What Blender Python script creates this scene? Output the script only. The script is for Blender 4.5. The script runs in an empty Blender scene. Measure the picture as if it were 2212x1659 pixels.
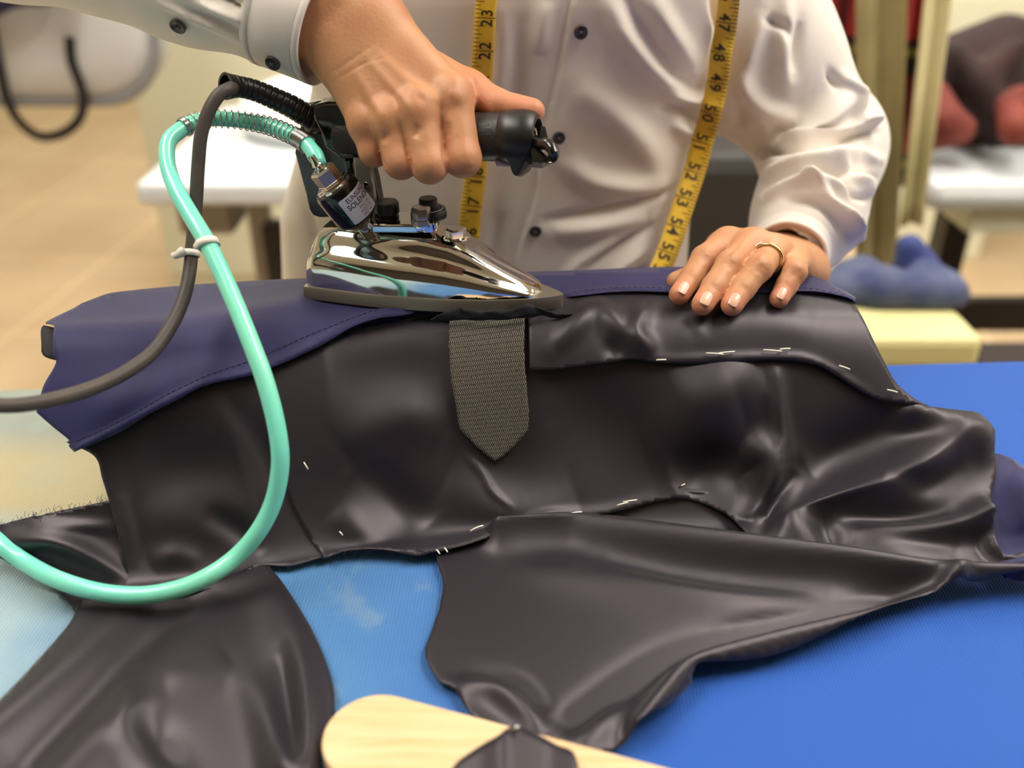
import bpy, bmesh, math, random
import numpy as np
from mathutils import Vector, Matrix
from mathutils.bvhtree import BVHTree
from mathutils.geometry import delaunay_2d_cdt
random.seed(4); rng = np.random.default_rng(4)
SC = bpy.context.scene; COL = SC.collection
W, H, F = 2212.0, 1659.0, 2000.0
PITCH = math.radians(30.0)
CAM = np.array([0.0, 0.0, 1.30])
# ------------------------------------------------------------------ camera
cd = bpy.data.cameras.new('camera'); cam = bpy.data.objects.new('camera', cd); COL.objects.link(cam)
cam.location = CAM; cam.rotation_euler = (math.pi/2 - PITCH, 0, 0)
cd.sensor_width = 36.0; cd.lens = 36.0*F/W; cd.clip_start = .02; cd.clip_end = 50
cd.dof.use_dof = True; cd.dof.focus_distance = 0.615; cd.dof.aperture_fstop = 3.3
SC.camera = cam
# ------------------------------------------------------------------ world and exposure
wd = bpy.data.worlds.new('world'); SC.world = wd; wd.use_nodes = True
wd.node_tree.nodes['Background'].inputs[0].default_value = (.86, .81, .76, 1)
wd.node_tree.nodes['Background'].inputs[1].default_value = .15
SC.view_settings.view_transform = 'Standard'; SC.view_settings.look = 'None'
SC.view_settings.gamma = 1; SC.view_settings.use_curve_mapping = False
SC.view_settings.exposure = 0.28
SC.cycles.use_denoising = True
SC.cycles.max_bounces = 8
LAMP = 14.0

# ------------------------------------------------------------------ camera geometry (2212 x 1659 px)
FW = np.array([0, math.cos(PITCH), -math.sin(PITCH)]); UP = np.array([0, math.sin(PITCH), math.cos(PITCH)]); RT = np.array([1., 0, 0])
def ray(px, py):
    px = np.asarray(px, float)[..., None]; py = np.asarray(py, float)[..., None]
    return FW + (px-W/2)/F*RT + (H/2-py)/F*UP
def P(px, py, d): return CAM + ray(px, py)*np.asarray(d)[..., None] if np.ndim(d) else CAM + ray(px, py)*d
def PY(px, py, y): r = ray(px, py); return CAM + r*(y/r[..., 1:2])
def PZ(px, py, z): r = ray(px, py); return CAM + r*((z-CAM[2])/r[..., 2:3])
def proj(p):
    p = np.asarray(p)-CAM; d = p@FW
    return W/2 + F*(p@RT)/d, H/2 - F*(p@UP)/d, d

# ------------------------------------------------------------------ materials
def s2l(c): return tuple(((x/255)/12.92 if x/255 <= .04045 else ((x/255+.055)/1.055)**2.4) for x in c)
def mat(name, rgb, rough=.5, metal=0., spec=.5, bump=0., bscale=300., detail=3., vary=0., vscale=8., rgb2=None, sheen=0., coat=0., sss=0., trans=0., emit=0., aniso=0., coord='Object', vlo=.35, vhi=.65, dist=.0005):
    m = bpy.data.materials.new(name); m.use_nodes = True; nt = m.node_tree; N = nt.nodes; L = nt.links
    b = N['Principled BSDF']; c = (*s2l(rgb), 1)
    b.inputs['Base Color'].default_value = c; b.inputs['Roughness'].default_value = rough; b.inputs['Metallic'].default_value = metal
    b.inputs['Specular IOR Level'].default_value = spec
    if sheen: b.inputs['Sheen Weight'].default_value = sheen; b.inputs['Sheen Roughness'].default_value = .4
    if coat: b.inputs['Coat Weight'].default_value = coat; b.inputs['Coat Roughness'].default_value = .08
    if sss: b.inputs['Subsurface Weight'].default_value = sss; b.inputs['Subsurface Radius'].default_value = (.6, .25, .12); b.inputs['Subsurface Scale'].default_value = .012
    if trans: b.inputs['Transmission Weight'].default_value = trans
    if emit: b.inputs['Emission Color'].default_value = c; b.inputs['Emission Strength'].default_value = emit
    if aniso: b.inputs['Anisotropic'].default_value = aniso
    tc = N.new('ShaderNodeTexCoord')
    if bump:
        n = N.new('ShaderNodeTexNoise'); n.inputs['Scale'].default_value = bscale; n.inputs['Detail'].default_value = detail
        L.new(tc.outputs[coord], n.inputs['Vector'])
        bp = N.new('ShaderNodeBump'); bp.inputs['Strength'].default_value = bump; bp.inputs['Distance'].default_value = dist
        L.new(n.outputs[0], bp.inputs['Height']); L.new(bp.outputs[0], b.inputs['Normal'])
    if vary or rgb2:
        n2 = N.new('ShaderNodeTexNoise'); n2.inputs['Scale'].default_value = vscale; n2.inputs['Detail'].default_value = 4
        L.new(tc.outputs[coord], n2.inputs['Vector'])
        mr = N.new('ShaderNodeMapRange'); mr.inputs[1].default_value = vlo; mr.inputs[2].default_value = vhi
        L.new(n2.outputs[0], mr.inputs[0])
        mx = N.new('ShaderNodeMix'); mx.data_type = 'RGBA'
        mx.inputs['A'].default_value = c
        mx.inputs['B'].default_value = (*s2l(rgb2), 1) if rgb2 else tuple(list(np.array(c[:3])*(1-vary))+[1])
        L.new(mr.outputs[0], mx.inputs['Factor']); L.new(mx.outputs['Result'], b.inputs['Base Color'])
    return m

# ------------------------------------------------------------------ objects
def obj(name, vs, fs, m, parent=None, smooth=True, mats=None, midx=None, kind=None):
    me = bpy.data.meshes.new(name); me.from_pydata([tuple(map(float, v)) for v in vs], [], [tuple(map(int, f)) for f in fs]); me.validate(); me.update()
    if len(vs) < 8000:
        bm = bmesh.new(); bm.from_mesh(me)
        if all(e.is_manifold for e in bm.edges): bmesh.ops.recalc_face_normals(bm, faces=bm.faces); bm.to_mesh(me)
        bm.free()
    if smooth: me.polygons.foreach_set('use_smooth', [True]*len(me.polygons))
    for mm in (mats or [m]): me.materials.append(mm)
    if midx is not None: me.polygons.foreach_set('material_index', list(midx))
    o = bpy.data.objects.new(name, me); COL.objects.link(o)
    if parent is not None: o.parent = parent
    if kind: o['kind'] = kind
    return o
def tag(o, label, cat, group=None, kind=None):
    o['label'] = label; o['category'] = cat
    if group: o['group'] = group
    if kind: o['kind'] = kind
    return o
def thing(name, label, cat, group=None, loc=(0, 0, 0)):
    o = bpy.data.objects.new(name, None); COL.objects.link(o); o.location = loc; o.empty_display_size = .02
    return tag(o, label, cat, group)
class MB:
    def __init__(s): s.v = []; s.f = []; s.m = []
    def add(s, vs, fs, mi=0):
        n = len(s.v); s.v += [tuple(v) for v in vs]; s.f += [tuple(i+n for i in f) for f in fs]; s.m += [mi]*len(fs); return s
    def build(s, name, m, parent=None, smooth=True, mats=None, kind=None): return obj(name, s.v, s.f, m, parent, smooth, mats, s.m if mats else None, kind)
def bev(o, w=.002, seg=2, ang=.6):
    md = o.modifiers.new('bevel', 'BEVEL'); md.width = w; md.segments = seg; md.limit_method = 'ANGLE'; md.angle_limit = ang; return o
def box(cx, cy, cz, sx, sy, sz, R=None):
    v = [np.array([sx*a/2, sy*b/2, sz*c/2]) for a in (-1, 1) for b in (-1, 1) for c in (-1, 1)]
    if R is not None: v = [R@q for q in v]
    v = [q+np.array([cx, cy, cz]) for q in v]
    return v, [(0, 1, 3, 2), (4, 6, 7, 5), (0, 4, 5, 1), (2, 3, 7, 6), (0, 2, 6, 4), (1, 5, 7, 3)]
def boxo(name, c, s, m, parent=None, b=.003, R=None, kind=None):
    o = obj(name, *box(*c, *s, R), m, parent, False, kind=kind)
    if b: bev(o, b)
    return o
def cr(pts, n):
    """Catmull-Rom through pts (k,d), n samples evenly spread along its length"""
    p = np.asarray(pts, float)
    if len(p) < 3: 
        t = np.linspace(0, 1, n)[:, None]; return p[0]*(1-t)+p[-1]*t
    q = np.vstack([2*p[0]-p[1], p, 2*p[-1]-p[-2]]); out = []
    for i in range(len(p)-1):
        a, b, c, d = q[i:i+4]; t = np.linspace(0, 1, 24, endpoint=False)[:, None]
        out.append(.5*((2*b)+(-a+c)*t+(2*a-5*b+4*c-d)*t*t+(-a+3*b-3*c+d)*t**3))
    out = np.vstack(out+[p[-1:]]); s = np.r_[0, np.cumsum(np.linalg.norm(np.diff(out, axis=0), axis=1))]
    u = np.linspace(0, s[-1], n); return np.stack([np.interp(u, s, out[:, k]) for k in range(out.shape[1])], 1)
def frames(path):
    T = np.gradient(path, axis=0); T /= np.linalg.norm(T, axis=1)[:, None]+1e-12
    n = np.cross(T[0], [0, 0, 1.]); n = n if np.linalg.norm(n) > .1 else np.cross(T[0], [0, 1., 0]); n /= np.linalg.norm(n); Ns = []
    for t in T:
        n = n-t*(n@t); n /= np.linalg.norm(n); Ns.append(n.copy())
    Ns = np.array(Ns); return T, Ns, np.cross(T, Ns)
def tube(path, r, seg=16, cap=True, arc=None):
    path = np.asarray(path, float); k = len(path); r = np.broadcast_to(r, (k,)) if np.ndim(r) <= 1 else r
    T, N_, B = frames(path); a = np.linspace(0, 2*math.pi, seg, endpoint=False)
    v = path[:, None]+r[:, None, None]*(np.cos(a)[None, :, None]*N_[:, None]+np.sin(a)[None, :, None]*B[:, None]); v = v.reshape(-1, 3).tolist()
    f = [(i*seg+j, i*seg+(j+1) % seg, (i+1)*seg+(j+1) % seg, (i+1)*seg+j) for i in range(k-1) for j in range(seg)]
    if cap: f += [tuple(reversed(range(seg))), tuple(range((k-1)*seg, k*seg))]
    return v, f
def lathe(prof, A, D, seg=32, n=None, cap=True):
    """profile [(dist along axis, radius)] turned about axis D from A; n = polygon sides for hex shapes"""
    A = np.asarray(A, float); D = np.asarray(D, float)/np.linalg.norm(D); seg = n or seg
    x = np.cross(D, [0, 1., 0]) if abs(D[1]) < .9 else np.cross(D, [1., 0, 0]); x /= np.linalg.norm(x); y = np.cross(D, x)
    a = np.linspace(0, 2*math.pi, seg, endpoint=False)+(.26 if n else 0)
    v = [A+D*h+r*(math.cos(t)*x+math.sin(t)*y) for h, r in prof for t in a]; k = len(prof)
    f = [(i*seg+j, i*seg+(j+1) % seg, (i+1)*seg+(j+1) % seg, (i+1)*seg+j) for i in range(k-1) for j in range(seg)]
    if cap: f += [tuple(reversed(range(seg))), tuple(range((k-1)*seg, k*seg))]
    return v, f
def prism(poly, d):
    """polygon of 3D points extruded by vector d"""
    poly = np.asarray(poly); n = len(poly); v = list(poly)+list(poly+np.asarray(d))
    return v, [tuple(range(n)), tuple(reversed(range(n, 2*n)))]+[(i, n+i, n+(i+1) % n, (i+1) % n) for i in range(n)]
def seg_dist(x, y, pts):
    best = np.full(np.shape(x), 1e9); tt = np.zeros(np.shape(x)); pts = np.asarray(pts, float)
    L = np.r_[0, np.cumsum(np.linalg.norm(np.diff(pts[:, :2], axis=0), axis=1))]
    for i in range(len(pts)-1):
        a = pts[i, :2]; b = pts[i+1, :2]; d = b-a; t = np.clip(((x-a[0])*d[0]+(y-a[1])*d[1])/(d@d), 0, 1)
        dd = np.hypot(x-a[0]-t*d[0], y-a[1]-t*d[1]); m = dd < best; best[m] = dd[m]; tt[m] = (L[i]+t[m]*(L[i+1]-L[i]))/L[-1]
    return best, tt
def folds(x, y, rid):
    """rid: (points px, width px, height m[, taper]) -> displacement"""
    z = np.zeros(np.shape(x))
    for r in rid:
        pts = cr(r[0], max(6, 4*len(r[0]))); d, t = seg_dist(x, y, pts); tp = r[3] if len(r) > 3 else 1
        k = np.sin(np.pi*np.clip(t, .02, .98))**.6 if tp == 1 else (1. if tp == 0 else (1-t)**.7 if tp == 2 else t**.7)
        z += r[2]*k*np.exp(-(d/r[1])**2)
    return z
def text_mesh(s, size, spacing=1.0, bold=0.):
    c = bpy.data.curves.new('t', 'FONT'); c.body = s; c.size = size; c.align_x = 'CENTER'; c.align_y = 'CENTER'; c.space_character = spacing; c.resolution_u = 3; c.offset = bold
    o = bpy.data.objects.new('t', c); COL.objects.link(o); dg = bpy.context.evaluated_depsgraph_get(); dg.update()
    me = bpy.data.meshes.new_from_object(o.evaluated_get(dg))
    v = np.array([list(q.co) for q in me.vertices]) if len(me.vertices) else np.zeros((0, 3)); f = [tuple(p.vertices) for p in me.polygons]
    bpy.data.objects.remove(o); bpy.data.curves.remove(c); bpy.data.meshes.remove(me); return v, f
def surface_nets(S, org, h):
    nx, ny, nz = S.shape; ins = S < 0
    cell = np.zeros((nx-1, ny-1, nz-1), np.int8)
    for dx in (0, 1):
        for dy in (0, 1):
            for dz in (0, 1): cell += ins[dx:nx-1+dx, dy:ny-1+dy, dz:nz-1+dz]
    act = (cell > 0) & (cell < 8); idx = -np.ones(act.shape, np.int64); ii = np.argwhere(act); idx[act] = np.arange(len(ii))
    acc = np.zeros((len(ii), 3)); cnt = np.zeros(len(ii))
    cs = [(a, b, c) for a in (0, 1) for b in (0, 1) for c in (0, 1)]
    for a in cs:
        for b in cs:
            if sum(b)-sum(a) == 1 and all(q >= p for p, q in zip(a, b)):
                va = S[ii[:, 0]+a[0], ii[:, 1]+a[1], ii[:, 2]+a[2]]; vb = S[ii[:, 0]+b[0], ii[:, 1]+b[1], ii[:, 2]+b[2]]
                m = (va < 0) != (vb < 0); t = np.where(m, va/np.where(m, va-vb, 1), 0)
                acc[m] += (np.array(a)+(np.array(b)-np.array(a))*t[:, None])[m]; cnt[m] += 1
    V = (ii+acc/cnt[:, None])*h+np.array(org); Fs = []
    for ax in range(3):
        sl = [slice(1, n-1) for n in (nx, ny, nz)]; s0 = list(sl); s1 = list(sl); s0[ax] = slice(0, S.shape[ax]-1); s1[ax] = slice(1, S.shape[ax])
        A = ins[tuple(s0)]; B = ins[tuple(s1)]; e = np.argwhere(A != B); off = [1, 1, 1]; off[ax] = 0; e = e+off
        fl = ins[e[:, 0], e[:, 1], e[:, 2]]; u, v = [(1, 2), (2, 0), (0, 1)][ax]; q = []
        for du, dv in ((-1, -1), (0, -1), (0, 0), (-1, 0)):
            c = e.copy(); c[:, u] += du; c[:, v] += dv; q.append(idx[c[:, 0], c[:, 1], c[:, 2]])
        q = np.stack(q, 1); q[~fl] = q[~fl][:, ::-1]; Fs.append(q)
    Fs = np.vstack(Fs); return V, Fs[(Fs >= 0).all(1)]
class Field:
    def __init__(s, lo, hi, h):
        s.h = h; s.o = np.array(lo, float); n = np.ceil((np.array(hi)-s.o)/h).astype(int)+1
        s.X, s.Y, s.Z = np.meshgrid(*[s.o[k]+h*np.arange(n[k]) for k in range(3)], indexing='ij', sparse=True); s.shape = tuple(n)
    def cone(s, a, b, ra, rb):
        a = np.asarray(a, float); b = np.asarray(b, float); d = b-a; X, Y, Z = s.X-a[0], s.Y-a[1], s.Z-a[2]
        t = np.clip((X*d[0]+Y*d[1]+Z*d[2])/(d@d), 0, 1); return np.sqrt((X-t*d[0])**2+(Y-t*d[1])**2+(Z-t*d[2])**2)-(ra+(rb-ra)*t)
    def ell(s, c, r):
        X, Y, Z = (s.X-c[0])/r[0], (s.Y-c[1])/r[1], (s.Z-c[2])/r[2]; k = np.sqrt(X*X+Y*Y+Z*Z); return (k-1)*min(r)
    def mesh(s, S): return surface_nets(S, s.o, s.h)
def smin(a, b, k):
    h = np.maximum(k-np.abs(a-b), 0)/k; return np.minimum(a, b)-h*h*k*.25
def vnormals(V, Fq):
    V = np.asarray(V); N_ = np.zeros_like(V); q = np.asarray(Fq)
    n = np.cross(V[q[:, 2]]-V[q[:, 0]], V[q[:, -1]]-V[q[:, 1]]) if q.shape[1] == 4 else np.cross(V[q[:, 1]]-V[q[:, 0]], V[q[:, 2]]-V[q[:, 0]])
    for k in range(q.shape[1]): np.add.at(N_, q[:, k], n)
    return N_/(np.linalg.norm(N_, axis=1)[:, None]+1e-12)
# ------------------------------------------------------------------ the room
M_wall = mat('wall_paint', (226, 224, 204), .8, bump=.1, bscale=80)
M_floor = mat('floor_tile', (214, 188, 152), .4, rgb2=(200, 172, 136), vscale=2.5)
nt = M_floor.node_tree; N = nt.nodes; L = nt.links; bs = N['Principled BSDF']
tc = N.new('ShaderNodeTexCoord'); br = N.new('ShaderNodeTexBrick'); br.offset = 0; br.inputs['Scale'].default_value = 1
br.inputs['Brick Width'].default_value = .6; br.inputs['Row Height'].default_value = .6; br.inputs['Mortar Size'].default_value = .006
br.inputs['Color1'].default_value = (1, 1, 1, 1); br.inputs['Color2'].default_value = (.93, .93, .93, 1); br.inputs['Mortar'].default_value = (1.35, 1.4, 1.45, 1)
mp = N.new('ShaderNodeMapping'); mp.inputs['Rotation'].default_value = (0, 0, .1); L.new(tc.outputs['Object'], mp.inputs[0]); L.new(mp.outputs[0], br.inputs['Vector'])
src = bs.inputs['Base Color'].links[0].from_socket; mx = N.new('ShaderNodeMix'); mx.data_type = 'RGBA'; mx.blend_type = 'MULTIPLY'; mx.inputs['Factor'].default_value = 1
L.new(src, mx.inputs['A']); L.new(br.outputs[0], mx.inputs['B']); L.new(mx.outputs['Result'], bs.inputs['Base Color'])
M_ceil = mat('ceiling_tile', (225, 225, 220), .9)
def struct(name, c, s, m): return boxo(name, c, s, m, None, 0, kind='structure')
XL, XR, YB, YF, ZC = -3.2, 3.2, 6.2, -2.6, 2.75
struct('floor', (0, (YB+YF)/2, -.05), (XR-XL+.4, YB-YF+.4, .1), M_floor)
struct('ceiling', (0, (YB+YF)/2, ZC+.05), (XR-XL+.4, YB-YF+.4, .1), M_ceil)
struct('wall_back', (0, YB+.05, ZC/2), (XR-XL+.2, .1, ZC), M_wall)
struct('wall_left', (XL-.05, (YB+YF)/2, ZC/2), (.1, YB-YF, ZC), M_wall)
struct('wall_right', (XR+.05, (YB+YF)/2, ZC/2), (.1, YB-YF, ZC), M_wall)
struct('wall_front', (0, YF-.05, ZC/2), (XR-XL+.2, .1, ZC), mat('wall_front_darkened', (74, 66, 60), .9))  # unseen wall, darkened to keep reflections in the lining dark
struct('baseboard_back', (0, YB-.01, .05), (XR-XL, .02, .1), mat('baseboard_paint', (150, 140, 120), .6))
# fluorescent ceiling panels: real lamps of the room
M_lamp = mat('lamp_diffuser', (255, 250, 240), .5, emit=LAMP); M_lframe = mat('lamp_frame', (220, 220, 215), .5)
for i, (lx, ly) in enumerate([(-.95, .55), (.95, .55), (-.95, 2.2), (.95, 2.2), (-1.2, 4.2), (1.2, 4.2), (2.3, 1.0)]):
    where = ['left over the near end of the ironing table', 'right over the near end of the ironing table', 'left above the aisle behind the tailor', 'right above the aisle behind the tailor', 'left at the back of the room', 'right at the back of the room', 'far right beside the tailor'][i]
    t = thing('ceiling_light', 'fluorescent ceiling panel, '+where, 'ceiling light', 'fluorescent ceiling panels', (lx, ly, ZC-.02))
    boxo('diffuser', (0, 0, -.012), (.56, 1.16, .012), M_lamp, t, 0)
    mb = MB()
    for s in (-1, 1): mb.add(*box(s*.295, 0, -.01, .03, 1.22, .04)); mb.add(*box(0, s*.595, -.01, .56, .03, .04))
    mb.build('frame', M_lframe, t, False)

# ------------------------------------------------------------------ ironing table
ZT, ZB = .90, 1.0135
M_cover = mat('table_cover_cotton', (36, 88, 176), .75, sheen=.15, spec=.3)
nt = M_cover.node_tree; N = nt.nodes; L = nt.links; bs = N['Principled BSDF']
tc = N.new('ShaderNodeTexCoord'); sx = N.new('ShaderNodeSeparateXYZ'); L.new(tc.outputs['Object'], sx.inputs[0])
def mrange(inp, a, b, c=0., d=1.):
    m = N.new('ShaderNodeMapRange'); m.inputs[1].default_value = a; m.inputs[2].default_value = b; m.inputs[3].default_value = c; m.inputs[4].default_value = d; m.interpolation_type = 'SMOOTHSTEP'; L.new(inp, m.inputs[0]); return m.outputs[0]
def mth(op, a, b=None):
    m = N.new('ShaderNodeMath'); m.operation = op
    for k, q in enumerate((a, b)):
        if q is None: continue
        if isinstance(q, (int, float)): m.inputs[k].default_value = q
        else: L.new(q, m.inputs[k])
    return m.outputs[0]
def mixc(f, a, b):
    m = N.new('ShaderNodeMix'); m.data_type = 'RGBA'; L.new(f, m.inputs['Factor'])
    for k, q in (('A', a), ('B', b)):
        if isinstance(q, tuple): m.inputs[k].default_value = (*s2l(q), 1)
        else: L.new(q, m.inputs[k])
    return m.outputs['Result']
ns = N.new('ShaderNodeTexNoise'); ns.inputs['Scale'].default_value = 9; ns.inputs['Detail'].default_value = 5; L.new(tc.outputs['Object'], ns.inputs[0])
nf = N.new('ShaderNodeTexNoise'); nf.inputs['Scale'].default_value = 28; nf.inputs['Detail'].default_value = 5; L.new(tc.outputs['Object'], nf.inputs[0])
wob = mth('MULTIPLY', mth('SUBTRACT', ns.outputs[0], .5), .16)
xx = mth('ADD', sx.outputs[0], wob)
c1 = mixc(mrange(xx, -.16, .10), (80, 130, 182), (36, 87, 174))           # worn light blue -> royal blue
c2 = mixc(mrange(xx, -.31, -.17), (158, 182, 190), c1)                     # bleached grey-green at the left
yel = mth('MULTIPLY', mrange(xx, -.20, -.29), mrange(mth('ADD', sx.outputs[1], wob), .13, .22))
c3 = mixc(yel, c2, (190, 178, 142))                                        # scorched yellow patch
gr = mth('MULTIPLY', mrange(xx, -.26, -.33), mrange(sx.outputs[1], .27, .33))
c4 = mixc(gr, c3, (150, 158, 148))
sp = mth('MULTIPLY', mrange(nf.outputs[0], .52, .70), mrange(xx, .10, -.12))
c5 = mixc(mth('MULTIPLY', sp, .22), c4, (170, 186, 176))
L.new(c5, bs.inputs['Base Color'])
mp = N.new('ShaderNodeMapping'); mp.inputs['Rotation'].default_value = (0, 0, .04); L.new(tc.outputs['Object'], mp.inputs[0])
wv = N.new('ShaderNodeTexWave'); wv.inputs['Scale'].default_value = 150; wv.inputs['Distortion'].default_value = .6; wv.inputs['Detail'].default_value = 1; L.new(mp.outputs[0], wv.inputs[0])
n3 = N.new('ShaderNodeTexNoise'); n3.inputs['Scale'].default_value = 700; L.new(tc.outputs['Object'], n3.inputs[0])
hh = mth('ADD', wv.outputs['Fac'], mth('MULTIPLY', n3.outputs[0], .8))
bp = N.new('ShaderNodeBump'); bp.inputs['Strength'].default_value = .55; bp.inputs['Distance'].default_value = .0004; L.new(hh, bp.inputs['Height']); L.new(bp.outputs[0], bs.inputs['Normal'])
cw = N.new('ShaderNodeMix'); cw.data_type = 'RGBA'; cw.blend_type = 'MULTIPLY'; cw.inputs['Factor'].default_value = .16
L.new(c5, cw.inputs['A']); L.new(wv.outputs['Color'], cw.inputs['B']); L.new(cw.outputs['Result'], bs.inputs['Base Color'])
tbl = thing('ironing_table', 'large ironing table under a royal blue ribbed cotton cover, faded and scorched at the left', 'table', loc=(0, .3, 0))
e0 = PZ(0, 836, ZT); e1 = PZ(2212, 774, ZT); ed = (e1-e0)/np.linalg.norm(e1-e0); en = np.array([-ed[1], ed[0], 0])
ang = math.atan2(ed[1], ed[0]); Rz = np.array(Matrix.Rotation(ang, 3, 'Z'))
tl = MB(); cen = (e0+e1)/2 - en*.36 - np.array([0, .3, 0])
o = obj('cover', *box(cen[0], cen[1], ZT-.012, 2.1, .72, .024, Rz), M_cover, tbl, False); bev(o, .008, 4)
M_tw = mat('table_wood', (168, 110, 62), .5, rgb2=(140, 88, 48), vscale=6)
o = boxo('tabletop', (cen[0], cen[1], ZT-.042), (2.08, .70, .036), M_tw, tbl, .003, Rz)
M_steel = mat('dark_steel', (62, 60, 60), .4, .8)
for a in (-.98, .98):
    for b in (-.32, .32):
        q = cen + Rz@np.array([a, b, 0]); boxo('leg', (q[0], q[1], (ZT-.06)/2), (.04, .04, ZT-.06), M_steel, tbl, .003, Rz)

# ------------------------------------------------------------------ garment: surface it is draped over (height over the floor)
def sst(t): t = np.clip(t, 0, 1); return t*t*(3-2*t)
def hgt(x, y):
    lf = sst((-x-.03)/.24)
    y1 = .578-.045*lf; y0 = y1-.088-.014*sst((-x+.05)/.15) - .0*x
    sy = sst((y-y0)/(y1-y0)); end = sst((.385-x)/.15)
    sxl = end; far = 1.0
    h = ZT+.0015+(ZB-ZT-.0015)*sy*sxl*far
    h = h + .034*np.exp(-(((x-.285)/.075)**2+((y-.515)/.05)**2))*(1-sy*sxl)
    h = h + .022*np.exp(-(((x-.36)/.06)**2+((y-.50)/.045)**2))
    return h
def base_hit(px, py):
    px = np.asarray(px, float); py = np.asarray(py, float); r = ray(px, py)
    t = np.full(px.shape, .30); done = np.zeros(px.shape, bool); lo = t.copy(); hi = t+0
    for _ in range(400):
        p = CAM+r*t[..., None]; below = p[..., 2] < hgt(p[..., 0], p[..., 1])
        hi = np.where(below & ~done, t, hi); done |= below
        if done.all(): break
        lo = np.where(done, lo, t); t = np.where(done, t, t+.003)
    hi = np.where(done, hi, t)
    for _ in range(14):
        m = (lo+hi)/2; p = CAM+r*m[..., None]; b = p[..., 2] < hgt(p[..., 0], p[..., 1]); hi = np.where(b, m, hi); lo = np.where(b, lo, m)
    p = CAM+r*hi[..., None]; e = .012
    gx = (hgt(p[..., 0]+e, p[..., 1])-hgt(p[..., 0]-e, p[..., 1]))/(2*e); gy = (hgt(p[..., 0], p[..., 1]+e)-hgt(p[..., 0], p[..., 1]-e))/(2*e)
    n = np.stack([-gx, -gy, np.ones_like(gx)], -1); n /= np.linalg.norm(n, axis=-1)[..., None]; return p, n
def outline(poly, step):
    """poly px points; a point given twice in a row is a sharp corner; smooth spline between"""
    pts = [tuple(p) for p in poly]; segs = []; cur = [pts[0]]
    for p in pts[1:]+[pts[0]]:
        if p == cur[-1]: 
            if len(cur) > 1: segs.append(cur); cur = [p]
        else: cur.append(p)
    segs.append(cur); out = []
    for s in segs:
        if len(s) < 2: continue
        L_ = np.sum(np.linalg.norm(np.diff(np.array(s), axis=0), axis=1)); out.append(cr(s, max(2, int(L_/step)+1))[:-1])
    return np.vstack(out)
def inpoly(x, y, poly):
    c = np.zeros(x.shape, bool); n = len(poly)
    for i in range(n):
        x0, y0 = poly[i]; x1, y1 = poly[(i+1) % n]
        m = ((y0 > y) != (y1 > y)); c ^= m & (x < (x1-x0)*(y-y0)/((y1-y0) if y1 != y0 else 1e-9)+x0)
    return c
def cloth(name, poly, m, parent, step=9, lift=.001, rid=(), liftf=None, fray=0., thick=.0006, label=None):
    B = outline(poly, step)
    if fray: B = B+rng.normal(0, fray, B.shape)
    gx, gy = np.meshgrid(np.arange(B[:, 0].min(), B[:, 0].max(), step), np.arange(B[:, 1].min(), B[:, 1].max(), step*.87)); gx[1::2] += step/2
    gx, gy = gx.ravel(), gy.ravel(); ok = inpoly(gx, gy, B); d, _ = seg_dist(gx, gy, np.vstack([B, B[:1]])); ok &= d > step*.55
    allp = np.vstack([B, np.stack([gx[ok], gy[ok]], 1)]); nb = len(B)
    vs, es, fs, *_ = delaunay_2d_cdt([Vector(p) for p in allp], [(i, (i+1) % nb) for i in range(nb)], [], 1, 1e-5)
    q = np.array([list(v) for v in vs]); p, n = base_hit(q[:, 0], q[:, 1]); f = lift+folds(q[:, 0], q[:, 1], rid)
    if liftf is not None: f = f+liftf(q[:, 0], q[:, 1])
    p = p+n*f[:, None]
    p[:, 2] = np.maximum(p[:, 2], ZT+lift)
    fs = [tuple(x) for x in fs]
    o = obj(name, p, fs, m, parent); me = o.data
    nn = vnormals(p, np.array([x[:3] for x in fs])); 
    if (nn*(CAM-p)).sum() < 0: me.flip_normals()
    uv = me.uv_layers.new(name='UVMap'); idx = np.zeros(len(me.loops), int); me.loops.foreach_get('vertex_index', idx)
    uv.data.foreach_set('uv', (q[idx]/1000).ravel())
    sd = o.modifiers.new('thickness', 'SOLIDIFY'); sd.thickness = thick; sd.offset = -1
    if label: o['label'] = label
    return o
M_navy = mat('navy_wool', (38, 36, 80), .62, bump=.35, bscale=1500, sheen=.25, spec=.3, dist=.0003)
M_lin = mat('charcoal_satin', (27, 23, 31), .45, spec=.60, bump=.12, bscale=1400, sheen=.10, dist=.0002)
M_lin.node_tree.nodes['Principled BSDF'].inputs['Specular Tint'].default_value = (1, .90, .96, 1)
M_black = mat('matte_black_and_shade', (14, 14, 18), .8)  # black of the turned edge; also paints the shade in the rolled end
M_thread = mat('dark_thread', (28, 26, 52), .8)
M_baste = mat('white_basting_thread', (235, 225, 205), .7)
def soft(R_, ka, kw, lim=24):
    return [(r[0], r[1]*(kw if r[1] > 9 else 1), r[2]*(ka if r[1] < lim or abs(r[2]) < .012 else (ka+1)/2))+tuple(r[3:]) for r in R_]
gar = thing('jacket', 'navy wool jacket with charcoal satin lining outward, draped over the ironing table', 'jacket', loc=tuple(PZ(1000, 900, ZT)))
def child(o, par):
    o.parent = par; o.matrix_parent_inverse = Matrix.Translation(-Vector(par.location)); return o
# under layer between the two lobes (deep valley)
fl = []
U = [(1080, 1150), (1080, 1150), (1400, 1060), (1600, 1080), (1720, 1180), (1900, 1260), (1900, 1260), (1650, 1270), (1300, 1230), (1100, 1190)]
fl.append(cloth('lining_underlayer', U, M_lin, None, 12, .0005))
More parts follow.
